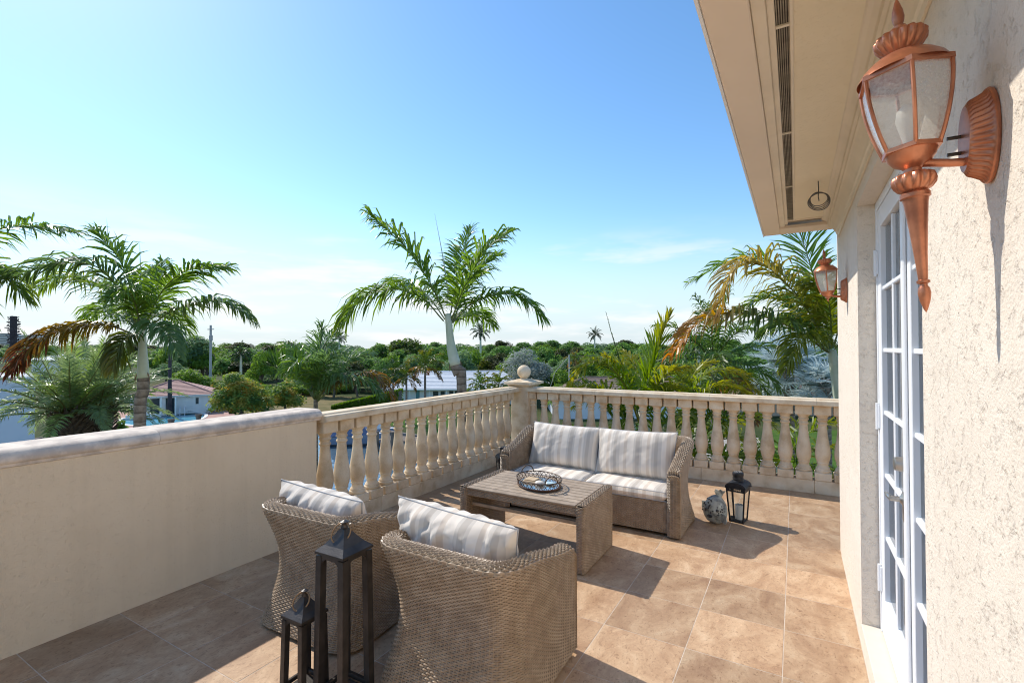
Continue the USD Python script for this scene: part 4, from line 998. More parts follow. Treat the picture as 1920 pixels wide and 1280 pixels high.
def hero(name, label, d, crown, trunkpx, shaft, rtrunk, fronds, spear=None, rshaft=None, group=None, cat='palm tree'):
    """a tall feather palm: fronds given by where they run in the photograph and by how much nearer or farther their points stand"""
    base = at(*crown, d)
    foot = np.array([*at(trunkpx[-1][0], 700, d)[:2], GZ])
    t = thing(name, label, cat, foot, group=group)
    pts = [at(px, py, d) - foot for px, py in trunkpx] + [np.array([0, 0, 0.0])]
    part(t, 'trunk', trunk_mesh(pts[0 if shaft is None else shaft:], rtrunk, 14, .06), M['palm_bark'], smooth=30)
    if shaft is not None:
        part(t, 'crownshaft', trunk_mesh([base - foot] + pts[:shaft + 1], rshaft, 14), M['crownshaft'], smooth=True)
        e = pts[shaft]
        for a in (.4, 2.3, 4.1):
            ctrl = [e + np.array([.08 * math.cos(a), .08 * math.sin(a), .12]), e + np.array([.13 * math.cos(a), .13 * math.sin(a), .02]), e + np.array([.14 * math.cos(a), .14 * math.sin(a), -.14])]
            part(t, 'dry_sheath', tube(spline(ctrl, 8), np.linspace(.016, .004, 8), 5), M['dry_sheath'], smooth=True)
    for k, (pts_, kw) in enumerate(fronds):
        ctrl = [at(px, py, d + dz) for px, py, dz in pts_]
        kw = dict(kw); kw.setdefault('seed', k + 1000 + int(crown[0]))
        add_frond(t, ctrl, foot, **kw)
    if spear:
        P = spline([at(px, py, d) - foot for px, py in spear], 12)
        part(t, 'spear_leaf', tube(P, np.linspace(.022, .002, 12), 6), M['crownshaft'], smooth=True)
    return t

YT = dict(tipc=(.13, .15, .02))
LEN, WID = 1.40, .98
hero('royal_palm', 'tall royal palm with a pale crownshaft rising behind the left balustrade, near the pier', 11.0, (839, 588),
     [(842, 612), (846, 650), (854, 684), (858, 700), (866, 745)], 2, [.118, .102, .10, .10, .11, .13], [
    ([(838, 600, 0), (806, 530, -.2), (758, 462, -.4), (692, 402, -.5)], dict(L=.74, droop=.75, wid=.060, twist=.3)),
    ([(843, 598, 0), (856, 530, .6), (868, 470, 1.1), (884, 428, 1.3)], dict(L=.52, droop=.5, wid=.05)),
    ([(846, 600, 0), (872, 535, -.3), (910, 470, -.5), (952, 438, -.5)], dict(L=.72, droop=.8, wid=.060, twist=-.4)),
    ([(848, 602, 0), (874, 548, .4), (905, 500, .8), (935, 478, 1.0)], dict(L=.60, droop=.7, wid=.05)),
    ([(848, 603, 0), (890, 566, .1), (950, 551, .1), (990, 568, 0), (1020, 598, -.1)], dict(L=.62, droop=1.3, wid=.052)),
    ([(832, 602, 0), (790, 558, -.1), (735, 542, -.2), (680, 560, -.3), (640, 612, -.3)], dict(L=.82, droop=1.5, wid=.056, **YT)),
    ([(834, 598, 0), (800, 552, .8), (760, 530, 1.4), (728, 530, 1.8)], dict(L=.62, droop=.9, wid=.05)),
    ([(846, 606, 0), (868, 592, .7), (895, 590, 1.3), (925, 612, 1.7)], dict(L=.55, droop=1.2, wid=.05)),
    ], spear=[(842, 560), (830, 480), (815, 400)], rshaft=[.066, .078, .09, .118, .13])

hero('royal_palm', 'royal palm with one rusty brown drooping frond, standing beyond the parapet wall', 10.0, (265, 606),
     [(267, 632), (268, 680), (269, 708), (268, 740), (262, 800)], 2, [.105, .105, .105, .11, .12, .15], [
    ([(262, 615, 0), (246, 545, -.1), (222, 485, -.2), (176, 432, -.2)], dict(L=.52, droop=.55, wid=.05, messy=.28)),
    ([(258, 612, 0), (225, 545, -.4), (180, 500, -.8), (110, 495, -1.0), (10, 524, -1.1)], dict(L=.62, droop=1.2, wid=.05, nl=110, c0=GLOSSY, **YT)),
    ([(256, 612, 0), (215, 560, .4), (170, 528, .7), (120, 520, .9), (62, 545, .9)], dict(L=.60, droop=1.2, wid=.05, nl=100, tipc=YELLOW)),
    ([(272, 612, 0), (300, 552, -.3), (345, 510, -.6), (422, 500, -.7)], dict(L=.66, droop=.85, wid=.058)),
    ([(278, 616, 0), (320, 584, .1), (390, 565, .1), (440, 575, 0), (476, 604, 0)], dict(L=.50, droop=1.4, wid=.048, c0=GLOSSY, tipc=YELLOW)),
    ([(262, 632, 0), (200, 610, -.2), (120, 618, -.4), (60, 650, -.5), (22, 700, -.5)], dict(L=.56, droop=1.7, wid=.046, nl=130, c0=(.33, .24, .03), c1=(.12, .045, .022), turn=.05, stem=(.26, .16, .07), label='rusty brown dying frond hanging to the left')),
    ([(262, 628, 0), (240, 628, -.4), (222, 655, -.6), (212, 695, -.7)], dict(L=.42, droop=1.3, wid=.045, c0=(.12, .15, .02), c1=YELLOW)),
    ([(268, 606, 0), (280, 545, .7), (296, 510, 1.2), (306, 490, 1.4)], dict(L=.50, droop=.6, wid=.05)),
    ([(258, 620, 0), (225, 590, .9), (190, 580, 1.6), (160, 600, 2.0)], dict(L=.60, droop=1.2, wid=.05)),
    ([(272, 616, 0), (292, 588, .9), (325, 590, 1.5), (352, 620, 1.8)], dict(L=.60, droop=1.2, wid=.05)),
    ([(270, 618, 0), (290, 610, -.8), (315, 625, -1.2), (335, 665, -1.4)], dict(L=.45, droop=1.2, wid=.045, c0=GLOSSY)),
    ([(264, 610, 0), (250, 560, -.8), (235, 545, -1.2), (205, 560, -1.5)], dict(L=.5, droop=1.1, wid=.05)),
    ], spear=[(267, 580), (264, 520), (262, 456)], rshaft=[.06, .068, .078, .098, .108])

hero('royal_palm', 'royal palm at the left edge of the view, only its frond tips showing', 8.5, (-130, 560),
     [(-130, 585), (-129, 640), (-128, 670), (-128, 700), (-126, 800)], 2, [.12, .115, .115, .12, .13, .16], [
    ([(-130, 566, 0), (-75, 470, -.1), (-10, 432, -.2), (60, 424, -.2), (140, 436, -.3)], dict(L=.52, droop=.9, wid=.046, nl=100)),
    ([(-130, 570, 0), (-80, 510, .3), (-30, 500, .5), (15, 520, .6), (45, 560, .6)], dict(L=.60, droop=1.1, wid=.048, tipc=YELLOW)),
    ([(-132, 566, 0), (-170, 470, .1), (-250, 430, 0), (-330, 470, 0)], dict(L=.6, droop=.9)),
    ([(-128, 566, 0), (-110, 470, .5), (-70, 400, .9), (-40, 370, 1.0)], dict(L=.5, droop=.7)),
    ([(-134, 570, 0), (-200, 540, -.3), (-280, 560, -.5), (-330, 640, -.5)], dict(L=.6, droop=1.2)),
    ([(-128, 575, 0), (-90, 560, -.8), (-60, 590, -1.1), (-50, 660, -1.2)], dict(L=.5, droop=1.2)),
    ], spear=[(-130, 540), (-134, 440), (-136, 400)], rshaft=[.06, .068, .078, .098, .108])

TAN = (.62, .43, .10)
hero('royal_palm', 'royal palm with golden and orange dying fronds behind the corner of the house', 9.5, (1560, 655),
     [(1562, 672), (1572, 725), (1580, 760), (1584, 790), (1590, 850)], 2, [.13, .125, .125, .13, .14, .17], [
    ([(1557, 658, 0), (1510, 575, -.2), (1466, 524, -.3), (1418, 490, -.4), (1374, 510, -.5), (1345, 590, -.5)], dict(L=.64, droop=1.15, wid=.046, nl=130, c0=(.30, .30, .04), c1=TAN, turn=.18, label='frond turning golden, arched over towards the left')),
    ([(1552, 660, 0), (1485, 614, -.4), (1400, 588, -.7), (1318, 600, -.9), (1258, 665, -1.0)], dict(L=.62, droop=1.4, wid=.046, nl=130, c0=(.12, .19, .04), c1=(.62, .28, .035), turn=.42, stem=(.30, .27, .12), label='lower frond, dark green at the base and orange at the tip')),
    ([(1558, 652, 0), (1500, 550, .7), (1430, 490, 1.1), (1370, 490, 1.3), (1292, 530, 1.4)], dict(L=.52, droop=.6, wid=.045, nl=90, c0=GREEN)),
    ([(1560, 650, 0), (1540, 575, .1), (1520, 500, .1), (1494, 420, 0), (1470, 360, 0)], dict(L=.62, droop=.30, wid=.045, vee=.1, nl=90)),
    ([(1556, 654, 0), (1505, 590, .7), (1450, 558, 1.2), (1390, 575, 1.5)], dict(L=.60, droop=.8, wid=.045, c0=(.18, .29, .04), tipc=(.28, .28, .03))),
    ([(1554, 660, 0), (1520, 630, -.5), (1494, 640, -.8), (1474, 690, -.9)], dict(L=.48, droop=1.25, wid=.048, c0=(.22, .27, .03), tipc=YELLOW)),
    ([(1562, 652, 0), (1590, 570, .2), (1640, 520, .3), (1700, 540, .3)], dict(L=.6, droop=.9)),
    ([(1564, 656, 0), (1610, 610, -.3), (1670, 620, -.5), (1710, 690, -.5)], dict(L=.6, droop=1.2)),
    ([(1558, 652, 0), (1530, 590, 1.0), (1505, 560, 1.7), (1480, 555, 2.2)], dict(L=.6, droop=.8)),
    ([(1560, 650, 0), (1556, 580, -.5), (1545, 540, -.9), (1520, 525, -1.2)], dict(L=.55, droop=.9, c0=(.22, .27, .03), tipc=YELLOW)),
    ([(1556, 658, 0), (1515, 610, .3), (1470, 600, .5), (1430, 625, .6)], dict(L=.55, droop=1.1, c0=(.15, .25, .04))),
    ], spear=[(1562, 630), (1568, 560), (1572, 480)], rshaft=[.07, .085, .10, .125, .14])

LEN, WID = 1.2, .85
# a low feather palm beyond the parapet, with no trunk to speak of
def low_palm(name, label, d, foot, fronds, stemr=.09, top=None, group=None, cat='palm tree'):
    b = at(*foot, d); root = np.array([b[0], b[1], GZ])
    t = thing(name, label, cat, root, group=group)
    part(t, 'trunk', trunk_mesh([b - root + np.array([0, 0, .05]), (b - root) * .5, np.zeros(3)], [stemr * .8, stemr, stemr * 1.15], 12, .06), M['palm_bark'], smooth=30)
    for k, (pts_, kw) in enumerate(fronds):
        kw = dict(kw); kw.setdefault('seed', k + int(foot[0]))
        add_frond(t, [at(px, py, d + dz) for px, py, dz in pts_], root, **kw)
    return t
low_palm('young_palm', 'dark green young palm with upright fronds just beyond the end of the parapet wall', 18.0, (592, 752), [
    ([(593, 745, 0), (594, 700, 0), (600, 650, 0), (604, 612, 0)], dict(L=1.0, droop=.7, wid=.075, nl=60, c0=GLOSSY, r0=.04, sweep=.75)),
    ([(590, 748, 0), (565, 712, -.3), (530, 692, -.5), (496, 684, -.6)], dict(L=1.0, droop=-.25, wid=.09, nl=56, r0=.04, vee=.9, c0=(.06, .13, .022))),
    ([(594, 748, 0), (625, 700, .3), (655, 675, .4), (694, 664, .5)], dict(L=.9, droop=.7, wid=.075, c0=GLOSSY, r0=.035)),
    ([(595, 750, 0), (620, 716, -.5), (650, 706, -.8), (690, 716, -.9), (712, 738, -1)], dict(L=.9, droop=1.2, wid=.08, c0=GLOSSY, r0=.035)),
    ([(595, 752, 0), (630, 722, -.2), (690, 700, -.4), (722, 722, -.5), (738, 752, -.5)], dict(L=.8, droop=1.3, wid=.07, c0=(.20, .15, .03), c1=(.30, .16, .03), turn=.2, r0=.035)),
    ([(591, 748, 0), (572, 690, .8), (550, 655, 1.3), (535, 645, 1.6)], dict(L=.95, droop=.7, wid=.08, r0=.035)),
    ([(593, 748, 0), (605, 690, -.9), (620, 665, -1.3), (645, 660, -1.6)], dict(L=.9, droop=.9, wid=.075, c0=GLOSSY, r0=.035)),
    ([(591, 748, 0), (580, 700, -.8), (560, 680, -1.5), (530, 700, -2.0)], dict(L=.85, droop=1.0, wid=.075, r0=.035)),
    ([(594, 746, 0), (600, 690, 1.2), (612, 640, 1.8), (630, 620, 2.2)], dict(L=.9, droop=.7, wid=.075, c0=GLOSSY, r0=.035)),
    ])

LEN, WID = 1.0, 1.0
# date palms: stout trunks, many stiff narrow leaflets
def date_palm(label, d, cx, cy, n, ln, seed, rt):
    r = np.random.default_rng(seed)
    b = at(cx, cy, d); root = np.array([b[0], b[1], GZ]); t = thing('date_palm', label, 'palm tree', root)
    hgt = b[2] - GZ
    part(t, 'trunk', trunk_mesh([np.array([0, 0, hgt]), np.array([0, 0, hgt * .5]), np.zeros(3)], [rt * .8, rt, rt * 1.1], 16, .08), M['boots'], smooth=50)
    bt = MB()
    for k in range(120):                             # old leaf bases
        a, z = k * 2.399, hgt - 1.3 * (k / 120.0) + .10
        e = np.array([math.cos(a), math.sin(a), 0])
        bt.add(*hull([e * rt * .8 + np.array([0, 0, z - .06]) + np.array([-e[1], e[0], 0]) * .09, e * rt * .8 + np.array([0, 0, z - .06]) - np.array([-e[1], e[0], 0]) * .09, e * rt * .7 + np.array([0, 0, z - .16]), e * (rt + .20) + np.array([0, 0, z + .16]), e * (rt + .16) + np.array([0, 0, z + .20])]))
    part(t, 'leaf_bases', bt, M['boots'], kind='stuff')
    for k in range(n):
        a = k * 2.39996 + r.uniform(-.2, .2); el = math.radians(82 - 78 * (k / n) ** .9 + r.uniform(-6, 6)); l = ln * r.uniform(.85, 1.1)
        e = np.array([math.cos(a), math.sin(a), 0]); z = np.array([0, 0, 1.0])
        p = [np.array([0, 0, hgt - .1]) + e * .12]
        dirn = e * math.cos(el) + z * math.sin(el)
        for q in range(4):
            p.append(p[-1] + dirn * l / 4); dirn = dirn - z * (.16 + .15 * q) * max(.25, math.cos(el)) ** .5; dirn /= np.linalg.norm(dirn)
        add_frond(t, p, nl=64, L=.50, wid=.040, droop=.45, vee=.22, sweep=.55, base=.12, r0=.028, seed=seed * 100 + k, c0=(.26, .35, .14) if k % 3 else (.28, .40, .10), tipc=(.18, .21, .13), stem=(.30, .26, .09), messy=.08)
    return t
date_palm('stout blue-green date palm, the left one of the pair beyond the parapet', 17.5, 132, 772, 40, 3.1, 3, .46)
date_palm('stout blue-green date palm, the right one of the pair, beside the pool', 18.5, 182, 768, 36, 2.9, 5, .46)

# yellow-green clumping palms just behind the back balustrade
def clump_palm(label, d, foot, fronds, extra, seed, spread=.8, zb=None):
    r = np.random.default_rng(seed)
    b = at(*foot, d); root = np.array([b[0], b[1], GZ]); t = thing('areca_palm', label, 'palm tree', root)
    hb = b[2] - GZ
    st = MB()
    for k in range(9):
        a = r.uniform(0, 2 * PI); rr = r.uniform(.05, .35)
        part(t, 'stem', trunk_mesh([np.array([math.cos(a) * rr * 1.7, math.sin(a) * rr * 1.7, hb * r.uniform(.86, 1.0)]), np.array([math.cos(a) * rr, math.sin(a) * rr, hb * .4]), np.array([math.cos(a) * rr * .6, math.sin(a) * rr * .6, 0])], [.035, .045, .05], 8), M['crownshaft'], smooth=True)
    for k, (pts_, kw) in enumerate(fronds):
        kw = dict(kw); kw.setdefault('seed', k + seed)
        add_frond(t, [at(px, py, d + dz) for px, py, dz in pts_], root, **kw)
    for k in range(extra):
        a = r.uniform(0, 2 * PI); el = math.radians(r.uniform(20, 72)); l = r.uniform(1.2, 1.9)
        e = np.array([math.cos(a), math.sin(a), 0]); z = np.array([0, 0, 1.0])
        p = [np.array([e[0] * .2, e[1] * .2, hb * r.uniform(.62, .98)])]; dirn = e * math.cos(el) + z * math.sin(el)
        for q in range(4):
            p.append(p[-1] + dirn * l / 4); dirn = dirn - z * (.28 + .1 * q); dirn /= np.linalg.norm(dirn)
        add_frond(t, p, nl=38, L=.50, wid=.040, droop=.8, vee=.5, sweep=.6, r0=.014, seed=seed * 50 + k, c0=(.14, .24, .028) if k % 2 else (.10, .19, .028), c1=(.32, .33, .035), turn=.4, tipc=(.33, .32, .04), stem=(.30, .32, .06))
    return t
LG, LY = (.20, .32, .03), (.46, .43, .045)
clump_palm('bright yellow-green areca palm with one tall upright frond behind the back balustrade', 9.0, (1205, 790), [
    ([(1200, 790, 0), (1212, 730, 0), (1228, 670, 0), (1254, 592, 0)], dict(L=.62, droop=.12, wid=.046, vee=.25, sweep=.85, c0=LG, c1=LY, turn=.5, stem=(.3, .34, .07), base=.08)),
    ([(1198, 790, 0), (1170, 720, -.2), (1130, 678, -.3), (1090, 690, -.4), (1068, 728, -.4)], dict(L=.52, droop=.9, wid=.040, c0=LG, c1=LY, turn=.2, stem=(.36, .36, .09))),
    ([(1200, 790, 0), (1185, 740, .3), (1165, 690, .4), (1135, 668, .5)], dict(L=.5, droop=.5, wid=.04, c0=LG, c1=LY, turn=.3)),
    ([(1206, 790, 0), (1225, 740, -.4), (1250, 700, -.6), (1290, 690, -.7)], dict(L=.45, droop=.8, wid=.04, c0=LG, c1=LY, turn=.3)),
    ([(1196, 800, 0), (1160, 760, .2), (1120, 740, .3), (1080, 760, .4)], dict(L=.5, droop=.9, wid=.04, c0=LG, c1=LY, turn=.4)),
    ([(1200, 790, 0), (1195, 720, .8), (1188, 680, 1.2), (1170, 660, 1.5)], dict(L=.5, droop=.5, wid=.04, c0=LG, c1=LY, turn=.3)),
    ([(1200, 760, 0), (1165, 680, 0), (1148, 630, 0), (1136, 585, 0)], dict(L=.05, droop=.1, wid=.012, sweep=1.3, c0=(.14, .20, .05), stem=(.20, .24, .10), r0=.016, base=.5)),
    ], 30, 61)
clump_palm('low yellow areca palm with fronds arching right, between the orange frond and the balustrade', 9.4, (1290, 800), [
    ([(1290, 790, 0), (1300, 730, 0), (1335, 696, -.1), (1385, 700, -.2), (1420, 738, -.3)], dict(L=.50, droop=.85, wid=.036, c0=LG, c1=(.36, .32, .04), turn=.1, stem=(.36, .34, .09))),
    ([(1288, 790, 0), (1282, 730, .1), (1268, 700, .2), (1240, 690, .2)], dict(L=.45, droop=.6, wid=.036, c0=LG, c1=LY, turn=.2)),
    ([(1292, 790, 0), (1310, 745, -.4), (1350, 722, -.6), (1400, 735, -.7)], dict(L=.48, droop=.85, wid=.036, c0=LG, c1=LY, turn=.2)),
    ([(1290, 790, 0), (1275, 740, -.4), (1250, 725, -.6), (1225, 740, -.7)], dict(L=.45, droop=.8, wid=.036, c0=LG, c1=LY, turn=.2)),
    ([(1290, 790, 0), (1294, 720, .4), (1310, 690, .6), (1340, 678, .7)], dict(L=.45, droop=.6, wid=.036, c0=LG, c1=LY, turn=.2)),
    ], 26, 71)
clump_palm('green areca palm at the far right end of the back balustrade, seen between the balusters', 9.8, (1445, 860), [], 22, 81)

# the dark coconut palm and its like: radial crowns
def radial_palm(name, label, loc, hgt, n, ln, seed, el0=78, el1=-35, L=.8, wid=.07, droop=1.0, c0=GREEN, c1=None, rt=.15, nl=40, group=None, stemc=(.22, .24, .08), tipc=None, sag=.22, lean=(0, 0), old=0, cat='palm tree', trunk='palm_bark'):
    r = np.random.default_rng(seed); t = thing(name, label, cat, loc, group=group)
    top = np.array([lean[0], lean[1], hgt])
    part(t, 'trunk', trunk_mesh([top, np.array([lean[0] * .6, lean[1] * .6, hgt * .5]), np.zeros(3)], [rt * .75, rt * .9, rt * 1.2], 10, .05, .2), M[trunk], smooth=50)
    z = np.array([0, 0, 1.0])
    for k in range(n):
        a = k * 2.39996 + r.uniform(-.25, .25); el = math.radians(el0 + (el1 - el0) * (k / max(1, n - 1)) + r.uniform(-7, 7)); l = ln * r.uniform(.85, 1.1)
        e = np.array([math.cos(a), math.sin(a), 0]); p = [top + e * rt * .5]; dirn = e * math.cos(el) + z * math.sin(el)
        for q in range(4):
            p.append(p[-1] + dirn * l / 4); dirn = dirn - z * (sag + .10 * q); dirn /= np.linalg.norm(dirn)
        dead = k >= n - old
        add_frond(t, p, nl=nl, L=L, wid=wid, droop=droop, vee=.3, sweep=.6, r0=max(.012, rt * .16), seed=seed * 100 + k, c0=(.30, .19, .04) if dead else c0, c1=(.20, .10, .03) if dead else c1, stem=stemc, tipc=tipc, turn=.4)
    return t
radial_palm('coconut_palm', 'dark green coconut palm with drooping fronds, left of the silvery fan palm', flat(1338, 14.5), zat(678, 14.5) - GZ, 20, 2.1, 91, L=.62, wid=.05, droop=1.1, c0=(.10, .19, .035), c1=(.15, .22, .035), rt=.13, nl=46, old=2)

# silver fan palm
def fan_palm(name, label, d, px, py, n, R, seed, col):
    r = np.random.default_rng(seed); b = at(px, py, d); root = np.array([b[0], b[1], GZ]); t = thing(name, label, 'palm tree', root)
    hb = b[2] - GZ
    part(t, 'trunk', trunk_mesh([np.array([0, 0, hb]), np.array([0, 0, hb * .5]), np.zeros(3)], [.16, .18, .24], 12, .06), M['palm_bark'], smooth=30)
    for k in range(n):
        a = k * 2.39996 + r.uniform(-.3, .3); el = math.radians(80 - 120 * (k / n) + r.uniform(-8, 8))
        e = np.array([math.cos(a), math.sin(a), 0]); z = np.array([0, 0, 1.0])
        ax = e * math.cos(el) + z * math.sin(el)
        o = np.array([0, 0, hb]); tip = o + ax * R * .62 - z * R * .08
        side = np.cross(ax, z); side /= np.linalg.norm(side); nn = np.cross(side, ax)
        V, F, C = [], [], []
        sv, sf = tube(spline([o, o + ax * R * .3, tip], 6), np.linspace(.022, .014, 6), 5, False)
        V.append(sv); F.append(sf); C.append(np.tile((.26, .29, .24), (len(sv), 1))); n0 = len(sv)
        ns = 22
        for j in range(ns):
            th = (j / (ns - 1) - .5) * 2 * 2.35
            dd = ax * math.cos(th) + side * math.sin(th)
            ln_ = R * .62 * (.55 + .45 * math.cos(th * .5)) * r.uniform(.9, 1.06)
            w = side * math.cos(th) - ax * math.sin(th)
            cup = nn * (.16 * (1 - math.cos(th)) + (.02 if j % 2 else -.02)) * R
            q1 = tip + dd * ln_ * .42 + cup * .4; q2 = tip + dd * ln_ * 1.12 + cup - z * ln_ * (.22 if j % 2 else .05) + r.normal(0, .03, 3) * R
            V.append(np.array([tip, q1 - w * .026 * R, q1 + w * .026 * R + nn * .014, q2])); F.append(np.array([[0, 1, 2], [1, 3, 2]]) + n0); n0 += 4
            C.append(np.tile(np.asarray(col) * r.uniform(.85, 1.15), (4, 1)))
        part(t, 'fan_leaf', (np.vstack(V), np.vstack(F)), M['frond'], tint=np.vstack(C))
    return t
fan_palm('silver_fan_palm', 'silvery blue fan palm left of the house corner, behind the drooping golden fronds', 15.5, 1478, 690, 44, 1.25, 101, (.56, .65, .65))
fan_palm('silver_fan_palm', 'smaller silvery blue fan palm lower down at the house corner', 14.0, 1545, 726, 30, .9, 103, (.54, .63, .63))

M['tan_wall'] = plain('tan_wall', (.42, .32, .23), .85, var=.2, scale=1.0)
# ================================================================ ground, canal, lots
X_ = lambda px, d: tuple(flat(px, d)[:2])
canal_poly = Polygon([X_(-1500, 16), X_(-300, 19), X_(300, 20), X_(620, 22), X_(860, 25), X_(985, 33), X_(985, 42), X_(840, 43), X_(760, 46), X_(620, 54), X_(440, 58), X_(265, 50), X_(60, 44), X_(-300, 44), X_(-1500, 60)])
pool_c = [(228, 53), (300, 51.5), (370, 56), (384, 60.5), (360, 62.5), (318, 60.5), (270, 58.5), (232, 57)]
pool_poly = Polygon(spline([X_(*p) for p in pool_c + pool_c[:1]], 50)[:, :2]).buffer(0)
world = Polygon([(-4000, -1500), (4000, -1500), (4000, 5000), (-4000, 5000)])
part(None, 'ground', sheet(world.difference(canal_poly).difference(pool_poly), GZ), M['ground'], kind='structure')
part(None, 'canal_water', sheet(canal_poly.buffer(.3), GZ - .8), M['canal'], kind='structure')
def skirt(poly, z0, z1):
    c = np.array(poly.exterior.coords); b = MB()
    n = len(c); V = np.vstack([np.column_stack([c, np.full(n, z)]) for z in (z0, z1)])
    return V, np.array([(k, k + 1, n + k + 1, n + k) for k in range(n - 1)])
sw = part(None, 'seawall', merge(skirt(canal_poly, GZ - 2, GZ + .12), skirt(canal_poly.buffer(.35), GZ - .5, GZ + .12), sheet(canal_poly.buffer(.35).difference(canal_poly), GZ + .12)), M['seawall'])
data(sw, 'weathered concrete sea wall around the canal', 'sea wall', kind='structure')
def quad(name, pts, z, mat, kind='structure'): return part(None, name, sheet(Polygon([X_(*p) for p in pts]), z), M[mat], kind=kind)
patio = Polygon([X_(150, 49), X_(265, 51), X_(440, 60), X_(450, 66), X_(230, 66), X_(120, 60)])
part(None, 'patio', sheet(patio.difference(pool_poly.buffer(.35)), GZ + .004), M['patio'], kind='structure')
part(None, 'pool_edge', merge(prism(pool_poly.buffer(.35).difference(pool_poly), GZ - .3, GZ + .06), skirt(pool_poly, GZ - 1, GZ)), M['white_plastic'], kind='structure')
part(None, 'pool_water', sheet(pool_poly.buffer(.05), GZ - .12), M['pool'], kind='structure')
quad('dry_lawn', [(430, 61), (640, 62), (660, 82), (560, 90), (420, 84)], GZ + .004, 'dry_lawn')
quad('lawn', [(650, 57), (845, 46), (860, 66), (690, 76)], GZ + .004, 'lawn')
quad('lawn', [(1470, 25), (1900, 25), (1800, 48), (1440, 48)], GZ + .004, 'lawn')
quad('dry_lawn', [(1180, 24), (1460, 24), (1430, 34.5), (1180, 34.5)], GZ + .004, 'dry_lawn')
quad('paved_path', [(1130, 35), (1440, 35), (1420, 44), (1130, 44)], GZ + .008, 'pavers')
quad('road', [(900, 82), (1900, 90), (1900, 97), (900, 89)], GZ + .004, 'asphalt')

# ================================================================ houses
def roof_courses(t, a0, a1, b0, b1, n, mat, name='tile_course', th=.05):
    """courses of tiles on a sloping face: eave from a0 to a1, ridge from b0 to b1"""
    a0, a1, b0, b1 = map(lambda p: np.asarray(p, float), (a0, a1, b0, b1))
    nn = np.cross(a1 - a0, b0 - a0); nn /= np.linalg.norm(nn)
    if nn[2] < 0: nn = -nn
    for k in range(n):
        s0, s1 = k / n, (k + 1) / n
        p0, p1 = a0 + (b0 - a0) * s0, a1 + (b1 - a1) * s0
        q0, q1 = a0 + (b0 - a0) * s1, a1 + (b1 - a1) * s1
        V = np.array([p0 + nn * th, p1 + nn * th, q1 + nn * .006, q0 + nn * .006, p0, p1])
        part(t, name, (V, np.array([[0, 1, 2], [0, 2, 3], [4, 5, 1], [4, 1, 0]])), M[mat])
def hip_house(name, label, px0, px1, d, depth, wall_h, roof_h, over, wallmat, roofmat, n=10, inset=None, zg=GZ, cat='house', turn=0.0, w=None):
    O = flat(px0, d, zg); w = w or (px1 - px0) * d / FPX
    t = thing(name, label, cat, O, -YAW + turn)
    part(t, 'wall', bx(0, w, 0, depth, 0, wall_h), M[wallmat])
    i = depth / 2 if inset is None else inset
    e = [(-over, -over), (w + over, -over), (w + over, depth + over), (-over, depth + over)]
    E_ = [np.array([x, y, wall_h]) for x, y in e]
    R0, R1 = np.array([i, depth / 2, wall_h + roof_h]), np.array([max(i + .01, w - i), depth / 2, wall_h + roof_h])
    roof_courses(t, E_[0], E_[1], R0, R1, n, roofmat)
    roof_courses(t, E_[1], E_[2], R1, R1 + np.array([0, .001, 0]), n, roofmat)
    roof_courses(t, E_[3], E_[0], R0, R0 + np.array([0, .001, 0]), n, roofmat)
    part(t, 'rear_slope', (np.array([E_[2], E_[3], R0, R1]), np.array([[0, 1, 2, 3]])), M[roofmat])
    part(t, 'eave', MB().box(-over, w + over, -over, depth + over, wall_h - .16, wall_h - .004), M['white_wall'])
    rg = MB().tube([R0 + (0, 0, .05), R1 + (0, 0, .05)], .11, 6)
    for a, b in ((E_[1], R1), (E_[0], R0)): rg.tube([a + (0, 0, .05), b + (0, 0, .05)], .10, 6)
    part(t, 'ridge_tiles', rg, M[roofmat], smooth=True)
    return t, w
def windows(t, d, px0, items):
    """(kind, px0, px1, z0, z1) openings on the front wall: a recessed pane in a raised frame"""
    for kind, a, b_, z0, z1 in items:
        x0, x1 = (a - px0) * d / FPX, (b_ - px0) * d / FPX
        fr_ = part(t, 'window' if kind != 'door' else 'door', MB().box(x0 - .07, x0, -.06, .02, z0 - .07, z1 + .07).box(x1, x1 + .07, -.06, .02, z0 - .07, z1 + .07).box(x0, x1, -.06, .02, z1, z1 + .07).box(x0, x1, -.06, .02, z0 - .07, z0), M['white_wall'])
        part(fr_, 'pane' if kind != 'door' else 'panel', bx(x0, x1, -.02, -.012, z0, z1), M['teal' if kind == 'door' else 'window'])
hs, w_ = hip_house('white_house', 'long white house with a pale grey tiled roof across the canal, behind the left balustrade', 728, 985, 71, 9.0, 2.25, 2.3, .7, 'white_wall', 'white_tile', 13, 3.6)
windows(hs, 71, 728, [('w', 742, 750, .1, 2.0), ('door', 780, 787, .05, 2.0), ('w', 812, 822, .5, 1.9), ('w', 826, 834, .5, 1.9), ('w', 842, 850, .4, 1.95), ('w', 853, 861, .4, 1.95), ('w', 866, 876, .4, 1.95), ('w', 905, 918, .5, 1.9), ('w', 940, 956, .5, 1.9)])
for px in (769, 806, 838, 864, 880):
    x = (px - 728) * 71 / FPX
    part(hs, 'porch_column', MB().box(x - .07, x + .07, -.55, -.41, 0, 2.1), M['white_wall'])
part(hs, 'side_wing', MB().box(-.9, 0, -.4, 6, 0, 2.0), M['mint_wall'])

